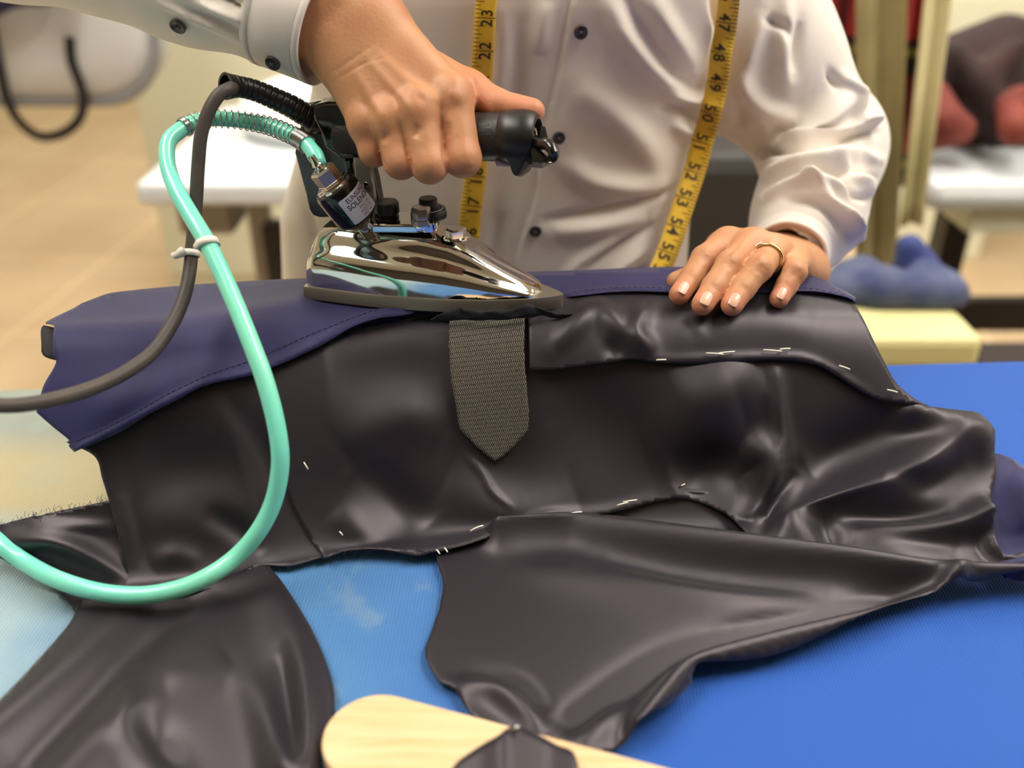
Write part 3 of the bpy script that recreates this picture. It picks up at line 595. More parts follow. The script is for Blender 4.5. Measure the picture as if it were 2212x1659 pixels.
for s_, sz, uu, vv in (('EUNSUNG', .0044, .0092, .0062), ('SOLENOID', .0052, .0098, .0018), ('P/N. 135', .0030, .0098, -.0022), ('VOLT 24', .0030, .0092, -.0050), ('HEZ 60', .0030, .0086, -.0078)):
    tv, tf = text_mesh(s_, sz, 1.0, sz*.018 if sz > .004 else 0)
    if not len(tv): continue
    tv[:, 0] *= .9
    q = cyl(tv[:, 0]+uu, tv[:, 1]+vv, .01522); mb.add(q, tf)
spart('label_print', mb.v, mb.f, M_ink, split=0)
# handle
HA = loc2w(LY(738, 291, 0.0)); HB = loc2w(LY(1094, 296, 0.0)); HD = (HB-HA)/np.linalg.norm(HB-HA); HL = np.linalg.norm(HB-HA)
ipart('handle_grip', *lathe([(-.004, .010), (0, .0150), (.004, .0160), (HL*.5, .0156), (HL*.8, .0152), (HL+.004, .0154)], HA, HD, 48), M_rub, None, 'textured black rubber grip')
o = ipart('end_cap', *lathe([(HL-.0035, .0145), (HL-.002, .0160), (HL+.004, .0172), (HL+.0115, .0174), (HL+.0175, .0163), (HL+.0205, .0140), (HL+.021, .0115), (HL+.0185, .0105), (HL+.010, .010)], HA, HD, 48, cap=False), M_blk, None, 'flared black end cap')
fin = [(1080, 318), (1100, 350), (1108, 374), (1115, 383), (1123, 380), (1137, 356), (1146, 330), (1140, 310), (1110, 305)]
fy = -.0105; f1 = [LY(x, y, fy) for x, y in fin]; f2 = [LY(x, y, fy) for x, y in fin]
cen_ = np.mean(f1, 0); vs = [loc2w(q*[1, 1, 1]+np.array([0, .001, 0])+0*cen_) for q in f1]+[loc2w((q-cen_)*.80+cen_+[0, -.0045, 0]) for q in f1]+[loc2w(q+[0, .018, 0]) for q in f1]
n = len(fin); fs = [tuple(range(n, 2*n))]+[(i, n+i, n+(i+1) % n, (i+1) % n) for i in range(n)]+[(2*n+i, i, (i+1) % n, 2*n+(i+1) % n) for i in range(n)]+[tuple(reversed(range(2*n, 3*n)))]
o = ipart('thumb_guard', vs, fs, M_blk, None, 'pointed black fin under the end cap', True, 0); bev(o, .002, 4, .3)
E0 = HA+HD*(HL+.011)
ipart('cap_recess', *lathe([(0, .0106), (.0002, .001)], E0, HD, 32), M_black)
ipart('eyelet', *lathe([(0, .0068), (.007, .0068), (.0078, .0060), (.0075, .0045), (.001, .0042)], E0, HD, 32, cap=False), M_chrome, None, 'chrome eyelet')
pth = cr([E0+HD*.002, P(1166, 309, .572), P(1182, 312, .566), P(1195, 326, .562), P(1194, 342, .566), P(1180, 347, .572)], 24)
ipart('hook', *tube(pth, np.interp(np.linspace(0, 1, 24), [0, .3, .8, 1], [.0032, .0040, .0034, .0020]), 16), M_gloss, None, 'black plastic loop on the handle end')
ipart('hook_lever', *prism([P(x, y, .582) for x, y in [(1168, 272), (1178, 274), (1184, 300), (1180, 318), (1166, 312)]], FW*.005), M_blk, None, None, False, 0)
ipart('switch_block', *prism([P(x, y, .574) for x, y in [(1146, 322), (1162, 318), (1180, 336), (1190, 345), (1172, 352), (1150, 350)]], FW*.014), M_gloss, None, None, False, 0)
ipart('switch_tab', *prism([P(x, y, .590) for x, y in [(1066, 336), (1105, 338), (1112, 356), (1100, 357), (1072, 356)]], FW*.004), mat('lilac_plastic', (170, 150, 178), .5), None, 'small lilac tab under the handle', False, 0)
ipart('guard_backing', *prism([P(x, y, .592) for x, y in [(1136, 345), (1148, 338), (1152, 352), (1146, 368), (1128, 380), (1120, 381)]], FW*.003), mat('cream_plastic', (196, 184, 158), .5), None, None, False, 0)
# strain relief
sr = cr([P(700, 262, .625), P(664, 250, .618), P(625, 228, .612), (P(560, 199, .604)), P(520, 188, .598), P(487, 186, .590)], 270)
t = np.linspace(0, 1, 270); rad = np.interp(t, [0, .12, .6, .85, .93, 1], [.0086, .0080, .0070, .0068, .0076, .0086])
g = 1-.10*np.clip(1-np.abs(((t*17) % 1)-.5)/.11, 0, 1)**.5*(t > .12)*(t < .93); rad = rad*g
v, f = tube(sr, rad, 28, False); vi, fi = tube(sr[234:], rad[234:]*.80, 28, False)
mb = MB(); mb.add(v, f); mb.add(vi, [tuple(reversed(q)) for q in fi]); nv = len(v); k = 28
mb.f += [(269*28+j, nv+35*28+j, nv+35*28+(j+1) % 28, 269*28+(j+1) % 28) for j in range(28)]; mb.m += [0]*28
mb.add(*lathe([(0, .0001), (.0002, .0068)], sr[237], frames(sr)[0][237], 24, cap=False))
o = mb.build('cable_sleeve', mat('black_flex_rubber', (30, 24, 22), .35, spec=.45)); ich(o, None, 'ribbed black rubber cable sleeve')
ipart('sleeve_collar', *lathe([(0, .0090), (.001, .0098), (.004, .0098), (.005, .0090), (.0055, .0090), (.0062, .0100), (.009, .0102), (.010, .009)], sr[3], -(sr[3]-sr[24])/np.linalg.norm(sr[3]-sr[24]), 32), M_blk)

# ------------------------------------------------------------------ power cord, steam hose, cable tie
M_cord = mat('brown_grey_cord', (66, 60, 58), .5, spec=.35, rgb2=(84, 74, 66), vscale=30, bump=.2, bscale=500)
cp = cr([tuple(sr[240])]+[tuple(P(*q)) for q in [(495, 192, .584), (474, 204, .580), (456, 230, .579), (441, 266, .580), (433, 300, .581), (429, 345, .583), (426, 390, .585), (424, 430, .587), (420, 480, .588), (415, 530, .588), (410, 583, .586), (398, 640, .578), (372, 700, .566), (328, 762, .552), (268, 806, .538), (200, 838, .524), (120, 862, .508), (50, 874, .495), (0, 876, .488), (-80, 872, .475), (-200, 850, .47), (-400, 820, .48), (-650, 830, .50)]], 200)
o = obj('power_cord', *tube(cp, .0042, 18), M_cord); tag(o, 'thick grey-brown power cord curving from the black cable sleeve out at the left', 'cord')
M_hose = mat('teal_silicone', (122, 226, 208), .25, spec=.6, sss=.15, rgb2=(138, 232, 200), vscale=14, bump=.05, bscale=60)
hz = [(693, 356, .592), (684, 340, .594), (672, 322, .597), (655, 305, .601), (626, 290, .606), (584, 273, .611), (540, 263, .613), (492, 257, .611), (450, 257, .607), (415, 266, .602), (388, 282, .597), (366, 302, .592), (360, 332, .588), (366, 372, .584), (384, 416, .578), (410, 462, .572), (438, 508, .566), (458, 545, .563), (486, 605, .558), (514, 670, .553), (544, 745, .548), (570, 815, .545), (592, 895, .544), (604, 965, .545), (604, 1020, .548), (590, 1085, .553), (560, 1145, .556), (515, 1198, .558), (455, 1242, .553), (385, 1272, .551), (300, 1286, .550), (210, 1278, .552), (120, 1250, .560), (50, 1212, .574), (-5, 1170, .580), (-70, 1110, .595), (-160, 1020, .615), (-300, 960, .63), (-480, 940, .64), (-700, 960, .635)]
hp = cr([P(*q) for q in hz], 320)
hr = np.full(320, .0054); hr[:9] = [.0040, .0045, .0051, .0054, .0053, .0049, .0050, .0053, .0053]; hr[9:60] = .00505
hose = obj('steam_hose', *tube(hp, hr, 24), M_hose); tag(hose, 'teal silicone steam hose looping from the chrome valve fitting down over the jacket', 'hose')
def hidx(px, py): X, Y, _ = proj(hp); return int(np.argmin(np.hypot(X-px, Y-py)))
a, b = hidx(640, 297), hidx(400, 274)
T_, N_, B_ = frames(hp); turns = 19; n = turns*22; tt = np.linspace(a, b, n); ph = np.linspace(0, turns*2*math.pi, n)
ip = lambda A: np.stack([np.interp(tt, np.arange(320), A[:, k]) for k in range(3)], 1)
sg = ip(hp)+(.0059)*(np.cos(ph)[:, None]*ip(N_)+np.sin(ph)[:, None]*ip(B_))
M_wire = mat('steel_wire', (200, 200, 200), .2, 1.0)
o = obj('wire_spring', *tube(sg, .00042, 6), M_wire, hose); o['label'] = 'steel wire spring round the hose'
def coil(i0, i1, tn, name, ln):
    n = tn*20; tt = np.linspace(i0, i1, n); ph = np.linspace(0, tn*2*math.pi, n)
    ip = lambda A: np.stack([np.interp(tt, np.arange(320), A[:, k]) for k in range(3)], 1)
    o = obj(name, *tube(ip(hp)+.0061*(np.cos(ph)[:, None]*ip(N_)+np.sin(ph)[:, None]*ip(B_)), .00048, 6), M_wire, hose); o['label'] = ln
ia = hidx(664, 313); ib = hidx(640, 297); coil(ia, ib, 11, 'spring_end', 'tight silver coils at the end of the spring')
coil(hidx(402, 273), hidx(394, 278), 4, 'spring_end', 'tight silver coils at the far end of the spring')
tie = thing('cable_tie', 'white cable tie holding the teal hose and the grey cord together', 'cable tie', loc=tuple(P(455, 527, .565)))
M_tie = mat('white_nylon', (232, 226, 214), .5)
i = hidx(450, 528); a = np.linspace(0, 2*math.pi, 41)[:-1]; vs = []; ctr = hp[i]; tx = T_[i]
tx = tx*.93+.0*tx; ax = T_[i]; e1_ = np.cross(ax, FW); e1_ /= np.linalg.norm(e1_); e2_ = np.cross(ax, e1_)
e1t = e1_+.18*ax
for w, r in ((-.0022, .0056), (-.0022, .0068), (.0022, .0068), (.0022, .0056)):
    vs += [ctr+ax*w+r*(math.cos(t)*e1t+math.sin(t)*e2_)*1.0 for t in a]
n = 40; fs = [(r*n+j, ((r+1) % 4)*n+j, ((r+1) % 4)*n+(j+1) % n, r*n+(j+1) % n) for r in range(4) for j in range(n)]
def tch(o): o.parent = tie; o.matrix_parent_inverse = Matrix.Translation(-Vector(tie.location)); return o
tch(obj('strap', vs, fs, M_tie))
X, Y, D_ = proj(cp); ic = int(np.argmin(np.hypot(X-413, Y-545))); Tc = frames(cp)[0][ic]
e1_ = np.cross(Tc, FW); e1_ /= np.linalg.norm(e1_); e2_ = np.cross(Tc, e1_); vs = []
for w, r in ((-.002, .0043), (-.002, .0052), (.002, .0052), (.002, .0043)): vs += [cp[ic]+Tc*w+r*(math.cos(t)*e1_+math.sin(t)*e2_) for t in a]
tch(obj('strap', vs, fs, M_tie))
q = [P(*z) for z in ((398, 540, .584), (388, 548, .583), (378, 552, .584), (374, 549, .585))]
tch(obj('tail', *tube(cr(q, 10), [.0028, .003, .0032, .003, .0026, .0024, .0024, .0022, .002, .0016], 10), M_tie))
tch(obj('head', *tube([P(424, 532, .580), P(438, 530, .572)], .0022, 8), M_tie))
# ------------------------------------------------------------------ person
M_skin = mat('skin', (196, 142, 102), .48, sss=.05, spec=.4, bump=.35, bscale=420, detail=6, rgb2=(186, 128, 90), vscale=30, dist=.0006)
M_shirt = mat('shirt_cotton', (232, 222, 212), .58, sheen=.2, spec=.4, bump=.12, bscale=1600, dist=.0003)
person = thing('person', 'person in a pale grey button shirt, one hand ironing, the other pressing the cloth', 'person', loc=(0, .86, 0))
def pch(o, par=None, label=None):
    o.parent = par or person
    o.matrix_parent_inverse = Matrix.Translation(-Vector(person.location)) if par is None else Matrix.Identity(4)
    if label: o['label'] = label
    return o
# --- hand on the iron
def rhand():
    K = {}
    wr = P(812, 50, .592); wu = P(738, 118, .598); wm = P(775, 92, .604)
    MC = dict(i=P(978, 212, .582), m=P(903, 243, .575), r=P(842, 262, .579), p=P(790, 268, .588))
    PI = dict(i=P(1000, 343, .579), m=P(928, 356, .575), r=P(866, 349, .580), p=P(808, 327, .590))
    pts = list(MC.values())+list(PI.values())+[wr, wu, P(1168, 235, .59), P(640, -60, .58), P(700, -40, .60)]
    lo = np.min(pts, 0)-.035; hi = np.max(pts, 0)+.04; hi[1] += .01
    f = Field(lo, hi, .00125)
    fa = P(600, -120, .60); fb = P(560, -60, .61); down = (P(760, 110, .6)-P(640, -30, .6)); 
    S = f.cone(P(640, -70, .585), wr, .022, .0185); S = smin(S, f.cone(P(590, -5, .595), wu, .022, .0180), .02); S = smin(S, f.cone(P(640, -20, .612), wm, .022, .018), .02)
    for k, a, r0, r1 in (('i', wr, .0185, .0125), ('m', (wr*.6+wu*.4), .018, .0118), ('r', (wr*.3+wu*.7), .018, .0112), ('p', wu, .0175, .0106)):
        S = smin(S, f.cone(a, MC[k]+FW*.003, r0, r1), .012)
    S = smin(S, f.cone(P(870, 160, .600), P(960, 240, .600), .016, .013), .012)
    S = smin(S, f.cone(P(830, 190, .600), P(850, 240, .602), .014, .012), .012)
    fing = None; R = dict(i=(.0122, .0112), m=(.0120, .0112), r=(.0114, .0105), p=(.0105, .0092))
    curl = dict(i=(P(992, 345, .616), P(985, 318, .630)), m=(P(922, 356, .612), P(918, 325, .630)), r=(P(862, 350, .616), P(862, 320, .632)), p=(P(806, 330, .622), P(810, 302, .636)))
    for k in 'imrp':
        d1, d2 = curl[k]
        G = f.cone(MC[k], PI[k], R[k][0], R[k][1]); G = smin(G, f.cone(PI[k], d1, R[k][1], R[k][1]*.92), .004); G = smin(G, f.cone(d1, d2, R[k][1]*.92, R[k][1]*.8), .004)
        fing = G if fing is None else smin(fing, G, .0013)
    S = smin(S, fing, .006)
    for k, r in zip('imrp', (.0095, .0095, .0085, .0080)):
        S = smin(S, f.cone(MC[k]-FW*.0028+UP*.001, MC[k]-FW*.0024+UP*.003, r, r), .008)
    # thumb along the top of the handle
    T = f.cone(P(905, 150, .608), P(1012, 200, .604), .0165, .0135); T = smin(T, f.cone(P(1012, 200, .604), P(1075, 226, .596), .0135, .0098), .006)
    T = smin(T, f.cone(P(1075, 226, .596), P(1146, 239, .590), .0092, .0072), .004); T = smin(T, f.cone(P(1112, 234, .593), P(1152, 240, .589), .0084, .0074), .003)
    S = smin(S, T, .006)
    return f.mesh(S), [(MC[k], .013) for k in 'imrp'], [(PI[k], .011) for k in 'imrp']
(RV, RF), kn, kn2 = rhand()
# --- hand pressing the cloth
def lhand():
    D = {}
    zt = ZB+.0135
    tip = dict(i=PZ(1468, 636, zt+.0075), m=PZ(1518, 657, zt+.0075), r=PZ(1581, 659, zt+.0075), p=PZ(1683, 645, zt+.0070))
    dip = dict(i=PZ(1494, 600, zt+.0135), m=PZ(1543, 620, zt+.0145), r=PZ(1606, 622, zt+.0150), p=PZ(1700, 616, zt+.013))
    pip = dict(i=PZ(1521, 558, zt+.0215), m=PZ(1576, 571, zt+.0245), r=PZ(1640, 579, zt+.0250), p=PZ(1717, 588, zt+.0200))
    mcp = dict(i=PZ(1572, 524, zt+.024), m=PZ(1627, 526, zt+.027), r=PZ(1674, 540, zt+.024), p=PZ(1717, 560, zt+.014))
    wrA = P(1672, 560, .775); wrB = P(1738, 585, .750); wm = P(1700, 565, .78)
    back = P(1770, 470, .86)
    pts = list(tip.values())+list(mcp.values())+[wrA, wrB, P(1800, 500, .84), P(1455, 612, .67)]
    lo = np.min(pts, 0)-.03; hi = np.max(pts, 0)+.03
    f = Field(lo, hi, .00120)
    S = f.cone(P(1725, 500, .84), wrA, .020, .020); S = smin(S, f.cone(P(1745, 525, .83), wrB, .018, .017), .02)
    for k, a, r0, r1 in (('i', wrA, .018, .0125), ('m', wrA*.65+wrB*.35, .018, .0122), ('r', wrA*.3+wrB*.7, .018, .0118), ('p', wrB, .0165, .0112)):
        S = smin(S, f.cone(a, mcp[k]-UP*.003, r0, r1), .012)
    S = smin(S, f.cone(mcp['i']+[0, .02, -.012], mcp['p']+[0, .012, -.006], .012, .011), .014)
    fing = None; R = dict(i=(.0107, .0092, .0082, .0074), m=(.0108, .0096, .0086, .0077), r=(.0104, .0093, .0083, .0075), p=(.0095, .0082, .0074, .0067))
    for k in 'imrp':
        r = R[k]; G = f.cone(mcp[k], pip[k], r[0], r[1]); G = smin(G, f.cone(pip[k], dip[k], r[1]*.97, r[2]), .003); G = smin(G, f.cone(dip[k], tip[k], r[2]*.98, r[3]), .003)
        fing = G if fing is None else smin(fing, G, .0016)
    S = smin(S, fing, .0075)
    th = f.cone(P(1660, 575, .745), P(1560, 575, .725), .014, .0115); th = smin(th, f.cone(P(1560, 580, .725), P(1500, 597, .70), .0110, .0095), .006); th = smin(th, f.cone(P(1500, 597, .70), P(1462, 608, .675), .0093, .0075), .004)
    S = smin(S, th, .008)
    return f.mesh(S), tip, dip, pip, mcp, R
(LV, LF), Ltip, Ldip, Lpip, Lmcp, LR_ = lhand()
# --- the rest of the body (mostly under the shirt or above the frame)
sh_r = np.array([-.20, .86, 1.40]); el_r = np.array([-.36, .73, 1.27]); sh_l = np.array([.215, .86, 1.40]); el_l = np.array([.325, .905, 1.06])
bf = Field((-.50, .62, .80), (.50, 1.10, 1.86), .009)
S = bf.cone((0, .93, .85), (0, .90, 1.15), .11, .12); S = smin(S, bf.cone((-.07, .90, 1.20), (-.10, .90, 1.36), .10, .08), .08); S = smin(S, bf.cone((.07, .90, 1.20), (.10, .90, 1.36), .10, .08), .08)
S = smin(S, bf.cone((0, .89, 1.36), (0, .84, 1.55), .062, .056), .06)
S = smin(S, bf.ell((0, .80, 1.66), (.076, .098, .118)), .03); S = smin(S, bf.cone((0, .79, 1.60), (0, .735, 1.575), .05, .035), .03); S = smin(S, bf.cone((0, .708, 1.675), (0, .688, 1.640), .009, .013), .012)
for s in (-1, 1): S = smin(S, bf.ell((s*.080, .81, 1.655), (.012, .02, .032)), .008); S = np.maximum(S, -bf.ell((s*.032, .695, 1.675), (.016, .012, .010)))
S = smin(S, bf.cone(sh_r, el_r, .045, .036), .03); bel = P(1780, 340, .89); S = smin(S, bf.cone(sh_l, P(1600, 20, .83), .040, .036), .03); S = smin(S, bf.cone(P(1600, 20, .83), P(1660, 150, .85), .036, .034), .02); S = smin(S, bf.cone(P(1660, 150, .85), bel, .034, .030), .02)
S = smin(S, bf.cone(el_r, P(640, -20, .60), .034, .024), .02); S = smin(S, bf.cone(bel, P(1745, 500, .81), .030, .022), .02)
BV, BF_ = bf.mesh(S)
allV = np.vstack([BV, RV, LV]); allF = np.vstack([BF_, RF+len(BV), LF+len(BV)+len(RV)])
hn = vnormals(allV, allF); hx_, hy_, hd_ = proj(allV); fc = np.clip(((CAM-allV)*hn).sum(1)/np.linalg.norm(CAM-allV, axis=1)*2, 0, 1)*(np.arange(len(allV)) >= len(BV))
HR = [([(957, 290), (960, 330), (967, 388)], 4, -.0022), ([(873, 300), (883, 345), (897, 392)], 4, -.0022), ([(814, 295), (820, 335), (835, 368)], 4, -.0020), ([(905, 270), (895, 300)], 9, -.0016), ([(838, 285), (826, 310)], 9, -.0014), ([(965, 262), (963, 300)], 9, -.0014),
      ([(812, 110), (880, 175), (965, 225)], 12, .0011), ([(790, 120), (850, 190), (895, 250)], 11, .0010), ([(765, 150), (800, 210), (835, 265)], 11, .0009), ([(700, 170), (750, 135), (810, 95)], 3.5, -.0003), ([(712, 182), (765, 150), (830, 108)], 3.0, -.0002), ([(730, 170), (780, 140), (850, 120)], 3, -.0002),
      ([(970, 195), (985, 205), (1000, 225)], 14, .0012), ([(1022, 165), (1026, 200), (1022, 235)], 4, -.0015), ([(985, 372), (1010, 366), (1030, 358)], 2.5, -.0005), ([(1065, 190), (1060, 215), (1064, 240)], 4, -.0005), ([(1118, 225), (1116, 240)], 3, -.0003),
      ([(868, 225), (835, 200)], 10, -.0008), ([(920, 225), (890, 190)], 10, -.0008), ([(810, 250), (780, 215)], 10, -.0007), ([(742, 290), (748, 315), (765, 330)], 5, .0008)]
for k, wpx in zip('imrp', (17, 19, 19, 15)):
    a_ = np.array(proj(Lpip[k])[:2]); b_ = np.array(proj(Ldip[k])[:2]); d_ = (b_-a_)/np.linalg.norm(b_-a_); n_ = np.array([-d_[1], d_[0]])
    for c0_, off, am, ww in ((a_, -5, .0005, .8), (a_, 0, .0006, .9), (a_, 5, .0006, .8), (a_, 10, .0004, .7), (b_, -2, .0004, .8), (b_, 3, .0004, .8)):
        c1_ = c0_+d_*(off-3); HR.append(([tuple(c1_-n_*wpx*ww), tuple(c1_+d_*2), tuple(c1_+n_*wpx*ww)], 1.7, -am))
for a_, b_ in ((('i'), ('m')), (('m'), ('r')), (('r'), ('p'))):
    q_ = (np.array(proj(Lmcp[a_])[:2])+np.array(proj(Lmcp[b_])[:2]))/2; r_ = (np.array(proj(Lpip[a_])[:2])+np.array(proj(Lpip[b_])[:2]))/2; HR.append(([tuple(q_), tuple((q_+r_)/2), tuple(r_)], 6, -.0018))
hb_ = folds(hx_, hy_, HR); allV = allV+hn*(hb_*fc)[:, None]
body = obj('body', allV, allF, M_skin); sm = body.modifiers.new('smooth', 'SMOOTH'); sm.iterations = 1; sm.factor = .5; sb_ = body.modifiers.new('sub', 'SUBSURF'); sb_.levels = 0; sb_.render_levels = 1
# knuckle attribute: redder, wrinkled skin over the joints and finger tips
kw = np.zeros(len(allV)); tw = np.zeros(len(allV))
for c, r in kn: kw = np.maximum(kw, .75*np.exp(-(np.linalg.norm(allV-c, axis=1)/(r*1.15))**2))
for c, r in kn2: tw = np.maximum(tw, .35*np.exp(-(np.linalg.norm(allV-c, axis=1)/(r*1.3))**2))
for k in 'imrp':
    kw = np.maximum(kw, .9*np.exp(-(np.linalg.norm(allV-(Lpip[k]-FW*.005), axis=1)/.0085)**2)); kw = np.maximum(kw, .45*np.exp(-(np.linalg.norm(allV-(Ldip[k]-FW*.004), axis=1)/.006)**2))
    tw = np.maximum(tw, .9*np.exp(-(np.linalg.norm(allV-Ltip[k], axis=1)/.0115)**4))
for c, r in ((P(1075, 226, .596), .02), (P(1130, 240, .59), .024)): tw = np.maximum(tw, .9*np.exp(-(np.linalg.norm(allV-c, axis=1)/r)**2))
for nm, w in (('knuckle', kw), ('flush', tw)):
    at = body.data.attributes.new(nm, 'FLOAT', 'POINT'); at.data.foreach_set('value', w.astype(np.float32))
nt = M_skin.node_tree; N = nt.nodes; L = nt.links; bs = N['Principled BSDF']; src = bs.inputs['Base Color'].links[0].from_socket
a1 = N.new('ShaderNodeAttribute'); a1.attribute_name = 'knuckle'; a2 = N.new('ShaderNodeAttribute'); a2.attribute_name = 'flush'
wn = N.new('ShaderNodeTexNoise'); wn.inputs['Scale'].default_value = 330; wn.inputs['Detail'].default_value = 3; tcn = N.new('ShaderNodeTexCoord'); L.new(tcn.outputs['Object'], wn.inputs[0])
f1 = mth('MULTIPLY', a1.outputs['Fac'], mrange(wn.outputs[0], .35, .6, .25, 1)); c_ = mixc(mth('MULTIPLY', f1, .75), src, (166, 106, 76)); c_ = mixc(mth('MULTIPLY', a2.outputs['Fac'], .6), c_, (218, 132, 106)); L.new(c_, bs.inputs['Base Color'])
pch(body, None, 'tan skin of the hands and wrists')
# finger nails and ring on the pressing hand
M_nail = mat('nail', (226, 172, 148), .3, spec=.5, coat=.2); M_tipn = mat('nail_edge', (236, 208, 186), .35)
bvh_body = BVHTree.FromPolygons([tuple(v) for v in allV], [tuple(map(int, q)) for q in allF])
for k, px, py, w, h, ang_ in (('i', 1477, 622, 21, 27, 28), ('m', 1526, 645, 24, 30, 24), ('r', 1587, 648, 23, 30, 28), ('p', 1689, 634, 18, 26, 26)):
    vs = []; n1, n2 = 13, 15; ca, sa = math.cos(math.radians(ang_)), math.sin(math.radians(ang_)); keep = []
    for j in range(n2):
        for i in range(n1):
            u = (i/(n1-1)*2-1); v = (j/(n2-1)*2-1); e = 1-.30*max(0, -v)**3-.12*max(0, v)**3; x_ = u*w/2*e*(math.sqrt(max(0, 1-.55*max(0, -v)**6))); y_ = v*h/2*(1-.10*u*u*(1 if v < 0 else 1))
            X = px+x_*ca-y_*sa; Y = py+x_*sa+y_*ca; d = ray(X, Y); hit = bvh_body.ray_cast(Vector(CAM), Vector(d))
            q = np.array(hit[0]) if hit[0] is not None else P(X, Y, .66); nn = np.array(hit[1]) if hit[0] is not None else -FW
            lift_ = .0005+.0006*max(0, v)**3-.0006*max(0, abs(u)-.8)*5*.2; vs.append(q-d/np.linalg.norm(d)*lift_)
    fs = [(j*n1+i, j*n1+i+1, (j+1)*n1+i+1, (j+1)*n1+i) for j in range(n2-1) for i in range(n1-1)]
    mi = [1 if j >= n2-2 else 0 for j in range(n2-1) for i in range(n1-1)]
    o = obj('fingernail', vs, fs, None, None, True, [M_nail, M_tipn], mi); sd = o.modifiers.new('t', 'SOLIDIFY'); sd.thickness = .0006; sd.offset = -1; sd2 = o.modifiers.new('s', 'SMOOTH'); sd2.iterations = 4; pch(o, body, 'pale pink fingernail')
rc = Lpip['r']*.50+Lmcp['r']*.50; ax = (Lpip['r']-Lmcp['r']); ax /= np.linalg.norm(ax)
M_gold = mat('gold', (240, 205, 140), .18, 1.0)
rr_ = .0112; e1_ = np.cross(ax, UP); e1_ /= np.linalg.norm(e1_); e2_ = np.cross(e1_, ax); a = np.linspace(0, 2*math.pi, 64, endpoint=False); vs = []
for w, r in ((-.0013, rr_-.0008), (-.0014, rr_+.0002), (0, rr_+.0005), (.0014, rr_+.0002), (.0013, rr_-.0008)): vs += [rc+ax*w+r*(math.cos(t)*e1_+math.sin(t)*e2_) for t in a]
fs = [(r*64+j, r*64+(j+1) % 64, (r+1)*64+(j+1) % 64, (r+1)*64+j) for r in range(4) for j in range(64)]
ring_o = obj('ring', vs, fs, M_gold); pch(ring_o, body, 'gold ring with small stones')
for t in np.linspace(.75, 1.35, 6):
    v, f = lathe([(0, .0003), (.0004, .0009), (.0009, .0006), (.0011, .0001)], rc+(rr_+.0003)*(math.cos(t)*e1_+math.sin(t)*e2_), math.cos(t)*e1_+math.sin(t)*e2_, 8); o = obj('ring_stone', v, f, mat('stone', (240, 240, 245), .05, .3)) if t == .75 else obj('ring_stone', v, f, bpy.data.materials['stone']); pch(o, body)
# hair above the frame
hv = Field((-.12, .66, 1.55), (.12, .96, 1.82), .008); S = hv.ell((0, .815, 1.685), (.088, .108, .112)); S = np.maximum(S, -hv.ell((0, .70, 1.63), (.09, .075, .10)))
pch(obj('hair', *hv.mesh(S), mat('black_hair', (24, 18, 15), .5, bump=.6, bscale=200)), None, 'short black hair')
# --- shirt: torso and sleeves
sf = Field((-.46, .58, .86), (.47, 1.06, 1.47), .0042)
zk = [.80, .92, 1.00, 1.06, 1.12, 1.20, 1.30, 1.38, 1.46]
aa = np.interp(sf.Z, zk, [.200, .205, .198, .182, .172, .178, .190, .180, .08]); bb = np.interp(sf.Z, zk, [.125, .128, .126, .124, .122, .120, .115, .095, .05])
cx = np.interp(sf.Z, zk, [-.026, -.028, -.026, -.016, -.004, .002, .002, 0, 0]); cy = np.interp(sf.Z, zk, [.890, .884, .876, .868, .858, .842, .836, .840, .85])
k = ((np.abs((sf.X-cx)/aa))**2.5+(np.abs((sf.Y-cy)/bb))**2.5)**(1/2.5); S = (k-1)*np.minimum(aa, bb); S = np.maximum(S, sf.Z-1.45)
S = smin(S, sf.cone((-.10, .86, 1.38), sh_r, .065, .072), .05); S = smin(S, sf.cone((.10, .86, 1.38), sh_l, .065, .072), .05)
# left arm (right in the picture)
AL = sf.cone(P(1580, -40, .80), P(1640, 130, .83), .066, .063); AL = smin(AL, sf.cone(P(1648, 130, .83), P(1765, 290, .87), .064, .054), .03)
AL = smin(AL, sf.cone(P(1790, 330, .90), P(1745, 470, .81), .052, .042), .035)
AL = smin(AL, sf.cone(P(1750, 440, .81), P(1703, 540, .785), .043, .033), .03)
AL = smin(AL, sf.cone(P(1790, 410, .83), P(1848, 512, .80), .018, .003), .014)
S = smin(S, AL, .028)
# right arm (enters the frame top left)
AR = sf.cone(sh_r, el_r, .068, .060); AR = smin(AR, sf.cone(el_r, P(420, -75, .615), .060, .048), .03); AR = smin(AR, sf.cone(P(420, -75, .615), P(570, 18, .605), .048, .0345), .02)
S = smin(S, AR, .02)
S = np.maximum(S, -sf.cone(P(620, 36, .602), P(820, 120, .60), .031, .031)); S = np.maximum(S, -sf.cone(P(1700, 560, .775), P(1660, 600, .75), .026, .030))
SV, SF_ = sf.mesh(S)
for _ in range(2):   # relax the voxel steps
    acc = np.zeros_like(SV); cn = np.zeros(len(SV))
    for i_ in range(4):
        np.add.at(acc, SF_[:, i_], SV[SF_[:, (i_+1) % 4]]); np.add.at(cn, SF_[:, i_], 1)
    SV = .5*SV+.5*acc/cn[:, None]
me = bpy.data.meshes.new('tmp'); me.from_pydata(SV.tolist(), [], SF_.tolist()); to = bpy.data.objects.new('tmp', me); COL.objects.link(to)
ss = to.modifiers.new('s', 'SUBSURF'); ss.levels = 1; dg = bpy.context.evaluated_depsgraph_get(); m2 = bpy.data.meshes.new_from_object(to.evaluated_get(dg)); bpy.data.objects.remove(to)
V = np.zeros(len(m2.vertices)*3); m2.vertices.foreach_get('co', V); V = V.reshape(-1, 3); Nn = np.zeros(len(V)*3); m2.vertices.foreach_get('normal', Nn); Nn = Nn.reshape(-1, 3)
